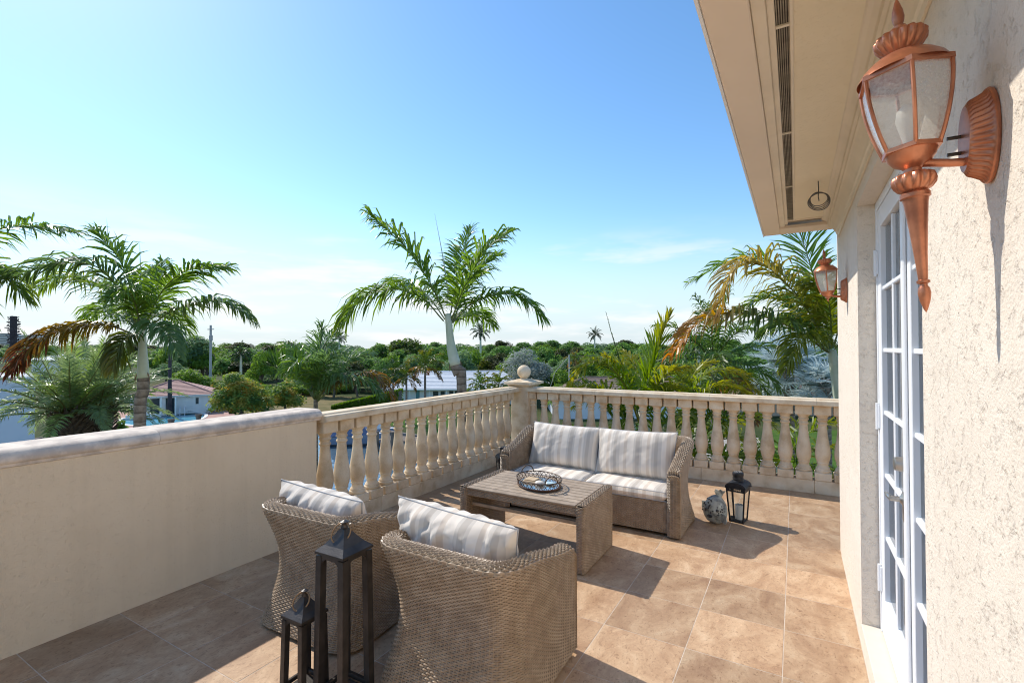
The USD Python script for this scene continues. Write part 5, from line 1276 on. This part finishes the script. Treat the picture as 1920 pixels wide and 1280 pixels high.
ph, w_ = hip_house('pool_house', 'small pool house with a pink tiled hip roof and white walls', 245, 392, 59, 7.5, 2.35, 1.75, .55, 'white_wall', 'pink_tile', 12, 4.1, turn=.5, w=8.4)
def wpx(a): return (a - 245) / 150 * 8.4
windows(ph, FPX, 0, [('w', wpx(364), wpx(370), 1.15, 1.95), ('w', wpx(308), wpx(326), .05, 2.05), ('w', wpx(280), wpx(297), .05, 2.05)])
part(ph, 'side_door', MB().box(wpx(358.5), wpx(363), -.03, .01, .05, 2.15).box(wpx(371), wpx(375), -.03, .01, .05, 2.15).box(wpx(363.2), wpx(370.8), -.03, .01, .05, 1.05), M['white_plastic'])
for px in (279, 303, 329):
    x = wpx(px); part(ph, 'porch_post', MB().box(x - .08, x + .08, -1.6, -1.45, 0, 2.2), M['white_wall'])
part(ph, 'porch_wall', MB().box(0, wpx(305), -2.6, -2.45, 0, .45), M['white_wall'])

hip_house('neighbour_house', 'house with a brown tiled roof just beyond the back balustrade, behind the yellow areca palms', 1040, 1350, 56, 11, 2.4, 2.0, .6, 'grey_wall', 'brown_tile', 12, 4.0)
hip_house('neighbour_house', 'house with a reddish tiled roof below the silvery fan palms by the house corner', 1385, 1700, 58, 10, 2.3, 2.2, .6, 'tan_wall', 'brown_tile', 12, 4.0)
for nm, px0, px1, d, h_, lab in (('f', 838, 900, 150, 3.0, 'white house with a flat white roof seen left of the small royal palm far away'), ('f', 905, 990, 165, 3.2, 'long white house far away between the royal palm trunk and the silvery tree'), ('f', 730, 756, 140, 3.4, 'tiny white house among dark trees beside red blossoms'), ('f', 1133, 1156, 120, 4.2, 'white house corner showing above the yellow areca frond'), ('f', 1205, 1228, 110, 3.4, 'white house end behind the tall upright areca frond'), ('f', 505, 530, 230, 5.0, 'low white roof among trees left of the young palm'), ('f', 60, 110, 120, 5.5, 'pale house roof behind the brown frond, above the date palms')):
    t, ww = hip_house('far_house', lab, px0, px1, d, 9, h_, 1.3, .6, 'white_wall', 'white_tile', 5, 3.0)
    n_ = max(1, int(ww / 4))
    windows(t, d, px0, [('w', px0 + (px1 - px0) * (k + .3) / n_, px0 + (px1 - px0) * (k + .65) / n_, .9, 2.1) for k in range(n_)])

# flat-roofed building at the left edge
d = 30.0; ww = 9.0; zt = zat(706, d) - GZ; O = flat(67, d) - (RH * math.cos(.80) + FH * math.sin(.80)) * ww
bl = thing('flat_roofed_building', 'pale grey flat-roofed building with a roof terrace at the left edge, behind the date palms', 'building', O, -YAW + .80)
part(bl, 'wall', bx(0, ww, 0, 12, 0, zt), M['grey_wall'])
part(bl, 'parapet_cap', MB().box(-.1, ww + .08, -.08, .22, zt, zt + .10), M['white_wall'])
for k in range(5):
    part(bl, 'roof_rail', MB().box(0, ww - 1.2, .5, .54, zt + .30 + k * .24, zt + .34 + k * .24), M['dark_rail'])
for k in range(26):
    x = .1 + k * (ww - 1.4) / 25
    part(bl, 'rail_post', MB().box(x, x + .05, .48, .56, zt + .0, zt + 1.32), M['dark_rail'])
part(bl, 'upper_storey', bx(-2, ww - 2.2, 6, 14, zt, zt + 1.9), M['white_wall'])
part(bl, 'upper_roof', bx(-2.3, ww - 1.9, 5.6, 14.4, zt + 1.9, zt + 2.12), M['white_wall'])
for k in range(3): part(bl, 'upper_window', bx(1.0 + k * 1.6, 2.2 + k * 1.6, 5.97, 6.0, zt + .4, zt + 1.6), M['window'])
gl = thing('glass_fence', 'low glass fence with a white rail in front of the flat-roofed building', 'fence', flat(-60, 23.5), -YAW)
wl = (128 + 60) * 23.5 / FPX
for k in range(4): part(gl, 'glass_panel', bx(k * wl / 4 + .03, (k + 1) * wl / 4 - .03, 0, .02, 0, 2.0), M['glass'])
for k in range(5): part(gl, 'fence_post', bx(k * wl / 4 - .03, k * wl / 4 + .03, -.02, .04, 0, 2.1), M['white_metal'])
part(gl, 'top_rail', bx(0, wl, -.02, .04, 2.1, 2.16), M['white_metal'])
for nm, px0, px1, py, d, lab in (('a', -60, 20, 622, 1000, 'hazy white apartment block on the horizon left of the dark column'), ('a', 34, 66, 625, 1100, 'hazy white apartment block on the horizon right of the dark column')):
    O = flat(px0, d); ww = (px1 - px0) * d / FPX; hh = zat(py, d) - GZ
    t = thing('apartment_block', lab, 'building', O, -YAW)
    part(t, 'wall', bx(0, ww, 0, 20, 0, hh), M['white_wall'])
    nf = int(hh / 3.4)
    for k in range(nf): part(t, 'window_band', bx(1.0, ww - 1, -.35, -.02, k * hh / nf + 1.0, k * hh / nf + 2.4), M['window'])
    for k in range(nf + 1): part(t, 'floor_slab', bx(-.2, ww + .2, -1.4, -.4, k * hh / nf - .15, k * hh / nf + .12), M['white_wall'])

# dark column with stubs, poles
d = 62.0; top = zat(590, d) - GZ
col = thing('dark_column', 'dark column with short stubs, standing on the left horizon', 'column', flat(25, d))
part(col, 'shaft', MB().lathe([(0, 0), (.36, 0), (.34, top), (0, top)], 14), M['dark_column'])
r_ = np.random.default_rng(9); b = MB()
for k in range(150):
    z = top * .45 + (top * .55) * k / 150; a = k * 2.4; l = r_.uniform(.15, .50)
    b.tube([(0.4 * math.cos(a), .4 * math.sin(a), z), ((.45 + l) * math.cos(a), (.30 + l) * math.sin(a), z + .03)], .06, 4)
part(col, 'stubs', b, M['dark_column'], kind='stuff')
d = 88.0; up = thing('utility_pole', 'pale concrete utility pole with a grey transformer, right of the leftmost royal palm crown', 'pole', flat(395, d)); top = zat(608, d) - GZ
part(up, 'post', MB().lathe([(0, 0), (.26, 0), (.18, top), (0, top)], 10), M['pole'], smooth=True)
part(up, 'transformer', MB().lathe([(0, 0), (.3, 0), (.3, .9), (.2, 1.0), (0, 1.0)], 12, (.45, -.2, zat(637, d) - GZ)), M['pole'], smooth=40)
part(up, 'crossarm', bx(-1.0, 1.0, -.06, .06, top - .8, top - .66), M['pole'])
up2 = thing('utility_pole', 'slim grey utility pole with a guy wire beside the silvery tree', 'pole', flat(1067, 62)); top = zat(665, 62) - GZ
part(up2, 'post', MB().lathe([(0, 0), (.13, 0), (.10, top), (0, top)], 8), M['pole'], smooth=True)
part(up2, 'guy_wire', MB().tube([(0, 0, top - .2), (-1.5, -.9, top - 2.1), (-3, -1.8, 0)], .03, 4), M['pole'])
part(up2, 'cable', MB().tube([np.array([0, 0, top - .1]), RH * 5 + np.array([0, 0, top - .25]), RH * 9 + np.array([0, 0, top + .0])], .022, 4), M['wire'])

# things by the pool
def lounger(label, px, d, rz):
    t = thing('pool_lounger', label, 'lounger', flat(px, d, GZ + .005), rz, 'white loungers by the pool')
    part(t, 'seat', bx(-.3, .3, -1.0, .35, .30, .36, .01), M['white_plastic'])
    c_, s_ = math.cos(1.0), math.sin(1.0)
    v, f = bx(-.3, .3, 0, .8, 0, .06, .01); part(t, 'backrest', (np.stack([v[:, 0], .35 + v[:, 1] * c_ - v[:, 2] * s_, .31 + v[:, 1] * s_ + v[:, 2] * c_], 1), f), M['white_plastic'])
    for x in (-.25, .25):
        for y in (-.9, .25): part(t, 'leg', bx(x - .03, x + .03, y - .03, y + .03, 0, .30), M['white_plastic'])
lounger('white lounger nearer the pool house door', 370, 62.6, -.2); lounger('white lounger farther right on the pink patio', 404, 63.2, .25)
def blue_chair(label, px, d, rz):
    t = thing('patio_chair', label, 'chair', flat(px, d, GZ + .005), rz, 'blue patio chairs')
    part(t, 'seat', bx(-.3, .3, -.3, .3, .38, .46, .01), M['blue_cloth']); part(t, 'backrest', bx(-.3, .3, .27, .35, .46, 1.05, .01), M['blue_cloth'])
    for x in (-.26, .26):
        for y in (-.26, .28): part(t, 'leg', bx(x - .02, x + .02, y - .02, y + .02, 0, .38), M['white_plastic'])
blue_chair('blue patio chair in the porch opening of the pool house', 316, 63.0, .3); blue_chair('blue patio chair left of the small patio table', 322, 62.2, 2.9); blue_chair('blue patio chair right of the small patio table', 334, 62.4, -2.6); blue_chair('dark blue patio chair nearest the white pool house wall', 342, 63.2, -1.2)
t = thing('patio_table', 'small round patio table between the blue chairs', 'table', flat(328, 62.6, GZ + .005))
part(t, 'tabletop', MB().lathe([(0, .70), (.45, .70), (.45, .74), (0, .74)], 16), M['white_plastic']); part(t, 'leg', MB().lathe([(.25, 0), (.05, .05), (.04, .70)], 10), M['white_plastic'])
t = thing('pool_ladder', 'white handrail at the edge of the pool', 'handrail', flat(343, 61.2, GZ + .005), -.5)
for y in (-.25, .25): part(t, 'rail', MB().tube(spline([(-.5, y, 0), (-.35, y, .7), (.1, y, .95), (.45, y, .5), (.5, y, -.2)], 14), .05, 6), M['white_metal'], smooth=True)
for px, d in ((322, 52.6), (373, 56.3)):
    t = thing('clay_planter', 'dark red clay pot at the pool edge, %s' % ('nearer the royal palm trunk' if px < 350 else 'near the right end of the pool'), 'pot', flat(px, d, GZ + .005)); part(t, 'pot', MB().lathe([(0, 0), (.22, 0), (.34, .5), (.38, .6), (.30, .6), (.28, .5), (0, .48)], 14), M['brown_tile'], smooth=40)

# boats and a dock on the canal
def boat(label, px, d, ln, rz, cover):
    t = thing('moored_boat', label, 'boat', flat(px, d, GZ - .8), rz)
    st = []
    for s in np.linspace(0, 1, 9):
        b_ = ln * .17 * (1 - max(0, (s - .45) / .55) ** 2.2); y = 0
        st.append([(s * ln - ln / 2, -b_, .85 + .25 * s), (s * ln - ln / 2, -b_ * .8, .2), (s * ln - ln / 2, 0, -.15 + .5 * max(0, s - .7)), (s * ln - ln / 2, b_ * .8, .2), (s * ln - ln / 2, b_, .85 + .25 * s)])
    V = np.array(st).reshape(-1, 3); part(t, 'hull', (np.vstack([V]), grid_faces(9, 5)), M['navy'], smooth=40)
    D_ = np.array([[s[0], s[4]] for s in st]).reshape(-1, 3) - (0, 0, .05); part(t, 'deck', (D_, grid_faces(9, 2)), M['white_plastic'])
    cv = MB().add(*hull([(-ln * .40, -ln * .14, .9), (-ln * .40, ln * .14, .9), (ln * .28, -ln * .11, 1.0), (ln * .28, ln * .11, 1.0), (-ln * .3, -.5, 1.8), (-ln * .3, .5, 1.8), (ln * .1, -.5, 1.9), (ln * .1, .5, 1.9)]))
    part(t, 'canvas_cover', cv, M[cover]); part(t, 'windscreen', MB().add(*hull([(ln * .12, -ln * .09, 1.1), (ln * .12, ln * .09, 1.1), (ln * .2, -ln * .08, 1.1), (ln * .2, ln * .08, 1.1), (ln * .08, -ln * .08, 1.75), (ln * .08, ln * .08, 1.75)])), M['window'])
    return t
boat('motor boat under a blue canvas cover moored across the canal, seen between the balusters', 668, 45.5, 5.6, -YAW + .1, 'blue_cloth')
boat('white covered boat moored against the sea wall behind the blue one', 705, 49.0, 5.0, -YAW - .2, 'white_plastic')
dk = thing('boat_dock', 'dark wooden dock on piles along the canal bank, seen between the balusters', 'dock', flat(775, 43.0, GZ), -YAW - .25)
for k in range(22): part(dk, 'deck_board', bx(-3 + k * .28, -3 + k * .28 + .26, -1.0, 1.2, .10, .16), M['dock'])
for k in range(5):
    part(dk, 'pile', MB().lathe([(0, -2), (.16, -2), (.15, .9), (0, .95)], 8, (-2.9 + k * 1.45, -1.1, 0)), M['dock'])

# a parked car on the road beyond the pier
def car(label, px, d, rz):
    t = thing('parked_car', label, 'car', flat(px, d, GZ + .005), rz)
    side = [(-2.2, .35), (-2.2, .75), (-2.05, .92), (-1.5, .98), (-.85, 1.42), (.55, 1.45), (1.25, 1.0), (2.05, .82), (2.2, .6), (2.2, .35)]
    v, f = extrude_y(side, -.86, .86); sc = 1 - .12 * np.clip((v[:, 2] - .95) / .5, 0, 1); v[:, 1] *= sc; part(t, 'body', (v, f), M['car_paint'], smooth=30)
    for s in (-1, 1):
        v, f = prism(Polygon([(-1.35, .98), (-.8, 1.37), (.5, 1.39), (1.1, 1.0)]), -.01, .01); part(t, 'side_window', (np.stack([v[:, 0], s * (.845 - .07 * (v[:, 1] - .95) / .45) + v[:, 2], v[:, 1]], 1), f), M['window'])
        for x in (-1.35, 1.35):
            w1, w2 = lathe([(0, -.1), (.32, -.1), (.33, 0), (.32, .1), (0, .1)], 16); wh = part(t, 'wheel', (np.stack([w1[:, 0] + x, w1[:, 2] + s * .80, w1[:, 1] + .33], 1), w2), M['rubber'], smooth=40)
            w1, w2 = lathe([(0, -.11), (.2, -.11), (.2, .11), (0, .11)], 12); part(wh, 'rim', (np.stack([w1[:, 0] + x, w1[:, 2] + s * .80, w1[:, 1] + .33], 1), w2), M['white_metal'])
car('silver car parked beyond the ball-topped pier', 1008, 84.5, -YAW + .2)

# ================================================================ trees
def crown_mesh(blobs, n, size, cols, seed, fill=.14):
    """leaves spread through the shell of several lumps: (centre, radius) in metres; cols: a few leaf colours, in patches"""
    r = np.random.default_rng(seed)
    w = np.array([b[1] ** 2 for b in blobs]); w = w / w.sum()
    k = r.choice(len(blobs), n, p=w)
    c = np.array([b[0] for b in blobs], float)[k]; R = np.array([b[1] for b in blobs], float)[k]
    d = r.normal(size=(n, 3)); d /= np.linalg.norm(d, axis=1, keepdims=True)
    d[:, 2] = np.where(d[:, 2] < -.35, -d[:, 2], d[:, 2])
    rad = np.where(r.uniform(size=n) < fill, r.uniform(.35, .9, n), r.normal(.97, .09, n))
    lump = .62 + .76 * meshkit.fbm((c + d * R[:, None]) / (R.mean() * .45), 3, seed)
    p = c + d * (R * rad * lump)[:, None] * np.array([1, 1, .78])
    nn = d * .8 + r.normal(0, .55, (n, 3)) + np.array([0, 0, .8]); nn /= np.linalg.norm(nn, axis=1, keepdims=True)
    a = np.cross(nn, r.normal(size=(n, 3))); a /= np.linalg.norm(a, axis=1, keepdims=True); b = np.cross(nn, a)
    s = (size * r.uniform(.55, 1.35, n))[:, None]
    V = np.stack([p - a * s, p + b * s * .55 + nn * s * .12, p + a * s, p - b * s * .55 + nn * s * .12], 1).reshape(-1, 3)
    F = (np.array([[0, 1, 2], [0, 2, 3]])[None] + (np.arange(n) * 4)[:, None, None]).reshape(-1, 3)
    m = meshkit.fbm(p / (R.mean() * .9) + 7, 2, seed + 3)
    m = np.clip((m - .25) / .5 + r.normal(0, .12, n), 0, .999) * (len(cols) - 1)
    i = m.astype(int); t = (m - i)
    cc = np.asarray(cols, float); C = cc[i] * (1 - t[:, None]) + cc[np.minimum(i + 1, len(cols) - 1)] * t[:, None]
    return V, F, np.repeat(C, 4, 0)
def blobs_for(w, h, n, seed, flatness=1.0):
    r = np.random.default_rng(seed); out = []
    for k in range(n):
        a, q = r.uniform(0, 2 * PI), math.sqrt(r.uniform(0, 1))
        x, y = math.cos(a) * q * w * .34, math.sin(a) * q * w * .34
        z = h * (.36 + .44 * (1 - q * q) * r.uniform(.6, 1.05) + .08 * r.uniform(-1, 1)) * flatness + h * (1 - flatness) * .6
        out.append(((x, y, z), w * r.uniform(.15, .24)))
    return out
def tree_object(t, w, h, n, size, cols, seed, nb=11, trunk=True, flatness=1.0, low=0.0):
    b = [((x, y, z if not low else h * (.14 + (z / h - .36) / .52 * .60)), R) for (x, y, z), R in blobs_for(w, h, nb, seed, flatness)]
    if low: b = b + [((math.cos(k * 1.26) * w * .28, math.sin(k * 1.26) * w * .28, h * .22), w * .2) for k in range(5)] 
    v, f, c = crown_mesh(b, n, size, cols, seed)
    if trunk:
        tr = MB().tube(spline([(0, 0, 0), (.02 * w, 0, h * .2), (-.01 * w, .01 * w, h * .42)], 8), np.linspace(.035, .022, 8) * w, 8)
        for (x, y, z), R in b[:7]: tr.tube(spline([(0, 0, h * .25), (x * .5, y * .5, h * .25 + (z - h * .25) * .6), (x, y, z)], 6), np.linspace(.018, .006, 6) * w, 5, False)
        part(t, 'trunk', tr, M['bark'], smooth=True)
    part(t, 'crown', (v, f), M['tree_leaf'], tint=c)
def tree(name, label, px, top, d, w_px, cols, seed, n=3600, size=None, cat='tree', nb=11, flatness=1.0, group=None, low=0.0):
    w = w_px * d / FPX; h = zat(top, d) - GZ
    t = thing(name, label, cat, flat(px, d), seed * .7, group)
    tree_object(t, w, h, n, size or max(.10, w * .028), cols, seed, nb, True, flatness, low)
    return t
G1 = [(0.122, 0.241, 0.061), (0.241, 0.432, 0.097), (0.363, 0.585, 0.130)]
G2 = [(0.150, 0.284, 0.040), (0.261, 0.431, 0.059), (0.363, 0.546, 0.081)]
G3 = [(0.138, 0.256, 0.128), (0.239, 0.385, 0.167), (0.329, 0.474, 0.203)]
SG = [(0.123, 0.245, 0.062), (0.270, 0.420, 0.085), (0.492, 0.515, 0.099), (0.811, 0.565, 0.112)]
SV = [(0.288, 0.336, 0.288), (0.408, 0.456, 0.396), (0.504, 0.552, 0.480)]
YG = [(.10, .15, .015), (.17, .21, .02), (.24, .25, .03)]
tree('broad_tree', 'broad dark spreading tree behind the utility pole', 378, 621, 120, 100, G3, 1, 5200)
tree('broad_tree', 'bright green bushy tree behind the pool house roof', 360, 664, 82, 86, G2, 2, 4200, low=.38)
tree('sea_grape', 'mottled sea grape bush with orange and green leaves right of the pool', 452, 668, 56, 112, SG, 3, 9000, .17, low=.38)
tree('sea_grape', 'lower sea grape bush with yellowing leaves right of the larger one', 536, 690, 62, 74, SG, 23, 3800, .17, low=.38)
tree('broad_tree', 'olive green bush at the right corner of the pool house', 412, 690, 66, 46, SG, 24, 2600, .16, low=.38)
tree('broad_tree', 'rounded dark tree left of the orange fan-topped palm', 700, 672, 92, 84, G1, 4, 4500)
tree('broad_tree', 'large green domed tree rising above the others left of the royal palm trunk', 752, 630, 125, 104, [(.07, .125, .025), (.12, .20, .035), (.16, .24, .04)], 5, 6500, nb=14)
tree('broad_tree', 'green tree under the left drooping frond of the centre royal palm', 660, 655, 110, 70, G1, 6, 4200)
tree('silver_tree', 'silvery grey buttonwood tree behind the ball-topped pier', 985, 656, 68, 128, SV, 7, 8000, .16, nb=15)
tree('broad_tree', 'bright green flat-topped tree right of the silvery tree', 1092, 650, 92, 106, G2, 8, 6500, nb=14, flatness=.8)
tree('broad_tree', 'green bush in front of the slim utility pole', 1045, 692, 60, 46, G2, 9, 2600, low=.38)
tree('broad_tree', 'dark green tree left of the small royal palm far away', 868, 640, 130, 50, G1, 10, 3600)
tree('broad_tree', 'bushy dark green tree behind the silvery tree', 940, 642, 150, 70, G1, 11, 4200)
tree('broad_tree', 'tree in full green leaf behind the tall areca frond', 1215, 640, 95, 100, G1, 12, 5200)
tree('broad_tree', 'dark tree between the orange frond and the coconut palm', 1290, 640, 75, 96, G1, 13, 5200)
tree('broad_tree', 'deep green tree behind the silvery fan palm', 1420, 648, 60, 120, G1, 14, 6000)
tree('broad_tree', 'dark tree directly behind the house corner palm', 1530, 640, 70, 120, G3, 15, 5200)
tree('broad_tree', 'yellow-green shrub below the far royal palm', 905, 668, 100, 40, YG, 16, 2200, .25)
tree('broad_tree', 'dark bush behind the thin dark palm trunk', 318, 660, 85, 60, G3, 17, 3200)
tree('broad_tree', 'dark green tree between the two royal palms left of the young palm', 478, 640, 130, 70, G3, 18, 3600)
tree('broad_tree', 'green tree behind the young palm', 585, 650, 100, 90, G1, 19, 4200)
tree('red_blossom_shrub', 'shrub with red blossoms left of the orange-tipped small palm', 731, 690, 78, 16, [(.35, .04, .02), (.30, .06, .03), (.08, .11, .02)], 20, 900, .14, cat='shrub', low=.38)
tree('broad_tree', 'dark shrub under the date palms', 92, 752, 24, 60, G1, 21, 2600, .10, cat='shrub', low=.38)
tree('broad_tree', 'small green shrub at the near edge of the pool', 226, 782, 47, 30, G2, 22, 1500, .12, cat='shrub', low=.38)
tree('broad_tree', 'dark hedge plant below the brown tiled roof, seen between the balusters', 1180, 778, 38, 90, G1, 25, 2600, .14, cat='shrub', low=.38)
tree('broad_tree', 'low dark shrub on the bright lawn, seen between the right balusters', 1470, 800, 30, 80, G1, 26, 2600, .12, cat='shrub', low=.38)
tree('broad_tree', 'round shrub in the garden below the right end of the balustrade', 1560, 842, 24, 70, G1, 27, 2200, .10, cat='shrub', low=.38)

bush = None                                          # low shrubs that close the gap in front of the trees
r_ = np.random.default_rng(51)
for px in np.arange(424, 655, 24):
    px_, d, top = px + r_.uniform(-8, 8), 86 * r_.uniform(.95, 1.05), r_.uniform(696, 716)
    w, h = r_.uniform(40, 58) * d / FPX, zat(top, d) - GZ
    sc_, loc, rz = (w / 5, w / 5, h / 3.5), flat(px_, d), r_.uniform(0, 6)
    if bush is None:
        bush = thing('garden_shrub', 'leafy green shrub at the back of the dry lawn', 'shrub', loc, rz, 'shrubs behind the dry lawn', sc=sc_)
        tree_object(bush, 5, 3.5, 2600, .17, G2, 52, 9, True, 1.0, .38)
    else: copy(bush, 'garden_shrub', 'leafy green shrub at the back of the dry lawn', 'shrub', loc, rz, sc_, 'shrubs behind the dry lawn')

# bare branching tree
t = thing('bare_tree', 'leafless tan branching tree left of the centre royal palm trunk', 'tree', flat(822, 98)); r_ = np.random.default_rng(31); hb = zat(650, 98) - GZ; b = MB()
def twig(p, d, l, rad, lev):
    e = p + d * l; b.tube([p, (p + e) / 2 + r_.normal(0, .04 * l, 3), e], [rad, rad * .8, rad * .6], 4, False)
    if lev:
        for _ in range(4):
            nd = d + r_.normal(0, .55, 3); nd[2] += .12; nd /= np.linalg.norm(nd); twig(e - d * l * r_.uniform(0, .35), nd, l * .68, rad * .55, lev - 1)
twig(np.zeros(3), np.array([0, 0, 1.0]), hb * .34, .16, 4)
part(t, 'branches', b, plain('pale_bark', (.30, .25, .19), .9), smooth=True)

# clipped hedge
t = thing('clipped_hedge', 'bright green clipped hedge sloping across the lawn by the white house', 'hedge', flat(690, 62), -YAW)
r_ = np.random.default_rng(33); n = 9000; L_ = 8.4
p = np.stack([r_.uniform(-L_ / 2, L_ / 2, n), r_.uniform(-1.3, 1.3, n), r_.uniform(0, 1, n)], 1); face = r_.integers(0, 3, n)
hz = lambda x: 1.95 + .23 * x
p[:, 2] = np.where(face == 0, 1.0, p[:, 2]); p[:, 1] = np.where(face == 1, -1.3, np.where(face == 2, 1.3, p[:, 1]))
p[:, 2] = p[:, 2] * hz(p[:, 0]) + r_.normal(0, .04, n)
a = r_.normal(size=(n, 3)); a /= np.linalg.norm(a, axis=1, keepdims=True); c_ = np.cross(a, r_.normal(size=(n, 3))); c_ /= np.linalg.norm(c_, axis=1, keepdims=True)
V = np.stack([p - a * .13, p + c_ * .09, p + a * .13, p - c_ * .09], 1).reshape(-1, 3); F = (np.array([[0, 1, 2], [0, 2, 3]])[None] + (np.arange(n) * 4)[:, None, None]).reshape(-1, 3)
part(t, 'foliage', (V, F), M['tree_leaf'], tint=np.repeat(lerp((.16, .29, .03), (.24, .37, .035), r_.uniform(0, 1, n)), 4, 0))
part(t, 'stems', hull([(x, y, z) for x in (-L_ / 2 + .15, L_ / 2 - .15) for y in (-1.15, 1.15) for z in (0, hz(x) - .15)]), M['bark'])

# palms in the middle distance
radial_palm('garden_palm', 'small palm with orange lower fronds in front of the white house', flat(797, 52), zat(686, 52) - GZ, 18, 2.3, 111, L=.75, wid=.09, droop=1.2, c0=(.09, .15, .02), c1=(.20, .19, .02), rt=.13, nl=30, old=6)
radial_palm('garden_palm', 'shorter yellowing palm left of the one with orange fronds, before the white house', flat(762, 52), zat(706, 52) - GZ, 14, 1.9, 112, L=.65, wid=.09, droop=1.2, c0=(.07, .12, .02), c1=(.22, .19, .02), rt=.12, nl=28, old=3)
radial_palm('garden_palm', 'dark green palm at the left end of the white house', flat(737, 54), zat(700, 54) - GZ, 14, 1.9, 113, L=.65, wid=.09, droop=1.1, c0=(.045, .095, .02), rt=.12, nl=28)
radial_palm('garden_palm', 'bushy bright palm in front of the white house, left of the pier', flat(902, 46), zat(722, 46) - GZ, 16, 1.6, 114, L=.55, wid=.08, droop=.9, c0=(.08, .16, .02), c1=(.18, .20, .02), rt=.10, nl=28)
radial_palm('garden_palm', 'bushy yellow-green palm touching the left side of the pier', flat(934, 44), zat(720, 44) - GZ, 16, 1.6, 115, L=.55, wid=.08, droop=.9, c0=(.11, .17, .02), c1=(.24, .22, .02), rt=.10, nl=28)
rp = radial_palm('royal_palm', 'lone royal palm on the skyline between the near palm trunk and the silvery tree', flat(901, 128), zat(622, 128) - GZ, 20, 3.0, 116, L=.9, wid=.14, droop=1.2, c0=(.035, .065, .022), rt=.30, nl=26, trunk='crownshaft')
radial_palm('thin_palm', 'palm with a thin dark trunk beside the leftmost royal palm', flat(319, 60), zat(628, 60) - GZ, 16, 2.3, 117, L=.7, wid=.10, droop=1.2, c0=GLOSSY, rt=.21, nl=26, trunk='dark_column')
radial_palm('garden_palm', 'little palm with orange skirt under the flat-topped tree', flat(1078, 70), zat(676, 70) - GZ, 12, 1.7, 118, L=.6, wid=.10, droop=1.2, c0=(.08, .12, .02), c1=(.25, .18, .03), rt=.14, nl=22, old=4)
for k, (px, py, d, lab) in enumerate(((452, 662, 70, 'yellow-tinged palm above the sea grape bush'), (1115, 628, 180, 'tall palm on the skyline above the flat-topped tree'), (636, 632, 150, 'dark palm on the skyline beside the drooping frond tip'), (1240, 676, 60, 'fan-crowned palm beside the tall areca frond'), (1310, 650, 60, 'palm behind the orange frond tip'))):
    copy(rp, 'skyline_palm', lab, 'palm tree', flat(px, d), k * 1.3, (zat(py, d) - GZ) / (zat(622, 128) - GZ) * np.array([1, 1, 1]))

# the skyline: rows of trees, a few kinds standing in for many
UpKinds = []
for k, (cols, lab) in enumerate(((G1, 'dark green bushy tree in the far row on the skyline'), (G2, 'brighter green tree in the far row on the skyline'), (G3, 'greyish green tree in the far row on the skyline'), ([(.07, .10, .03), (.12, .14, .04), (.17, .17, .05)], 'olive tree in the far row on the skyline'))):
    UpKinds.append([cols, lab, None])
r_ = np.random.default_rng(41)
for row, (d0, t0, t1, step) in enumerate(((330, 634, 643, 34), (230, 640, 650, 36), (165, 646, 660, 42))):
    for px in np.arange(-80 if row < 2 else 290, 1640, step):
        px_, d, top = px + r_.uniform(-10, 10), d0 * r_.uniform(.88, 1.15), r_.uniform(t0, t1)
        if row == 2 and (820 < px_ < 1000): top += 10
        w, h = r_.uniform(42, 72) * d / FPX, zat(top, d) - GZ
        kd = UpKinds[int(r_.choice(4, p=(.42, .18, .25, .15)))]
        loc, rz = flat(px_, d), r_.uniform(0, 6.28)
        if kd[2] is None:
            t = thing('skyline_tree', kd[1], 'tree', loc, rz, 'trees on the skyline', sc=(w / 10, w / 10, h / 9))
            tree_object(t, 10, 9, 2600, .34, kd[0], 200 + len(kd[1]), 12); kd[2] = t
        else:
            copy(kd[2], 'skyline_tree', kd[1], 'tree', loc, rz, (w / 10, w / 10, h / 9), 'trees on the skyline')
for row, (d0, t0, t1, step, a, b) in enumerate(((120, 634, 660, 30, 300, 1640), (98, 644, 672, 32, 420, 1300), (82, 664, 680, 36, 600, 740), (86, 662, 676, 34, 1000, 1560), (68, 682, 700, 34, 1020, 1560))):
    for px in np.arange(a, b, step):
        px_, d, top = px + r_.uniform(-12, 12), d0 * r_.uniform(.92, 1.08), r_.uniform(t0, t1)
        w, h = r_.uniform(46, 80) * d / FPX, zat(top, d) - GZ
        kd = UpKinds[int(r_.choice(4, p=(.40, .30, .15, .15)))]
        copy(kd[2], 'garden_tree', kd[1].replace('in the far row on the skyline', 'among the gardens beyond the canal'), 'tree', flat(px_, d), r_.uniform(0, 6.28), (w / 10, w / 10, h / 9), 'trees among the gardens')
# the wood beyond, one mass
V, F, C, n0 = [], [], [], 0
for k in range(170):
    px, d = r_.uniform(-150, 1800), r_.uniform(400, 900); o = flat(px, d); w = r_.uniform(12, 26); h = r_.uniform(7.5, 11.0)
    v, f, c = crown_mesh([((x + o[0], y + o[1], z + GZ), R) for (x, y, z), R in blobs_for(w, h, 6, 500 + k)], 260, w * .07, G3 if k % 2 else G1, 700 + k)
    V.append(v); F.append(f + n0); C.append(c); n0 += len(v)
wd = part(None, 'distant_woods', (np.vstack(V), np.vstack(F)), M['tree_leaf'], tint=np.vstack(C), kind='stuff')
data(wd, 'far-off dark green woods along the horizon', 'woods')

# the air: a faint sea haze over everything
hz_ = usdkit.material(stage, LK + 'haze_air', {'v': ('principled_volume', {'color': (0.86, 0.92, 1.0), 'density': HAZE, 'anisotropy': 0.3})}, [], volume='v.volume')
if HAZE: part(None, 'haze', bx(-4200, 4200, -1700, 5200, -9.7, 42), hz_, kind='stuff')
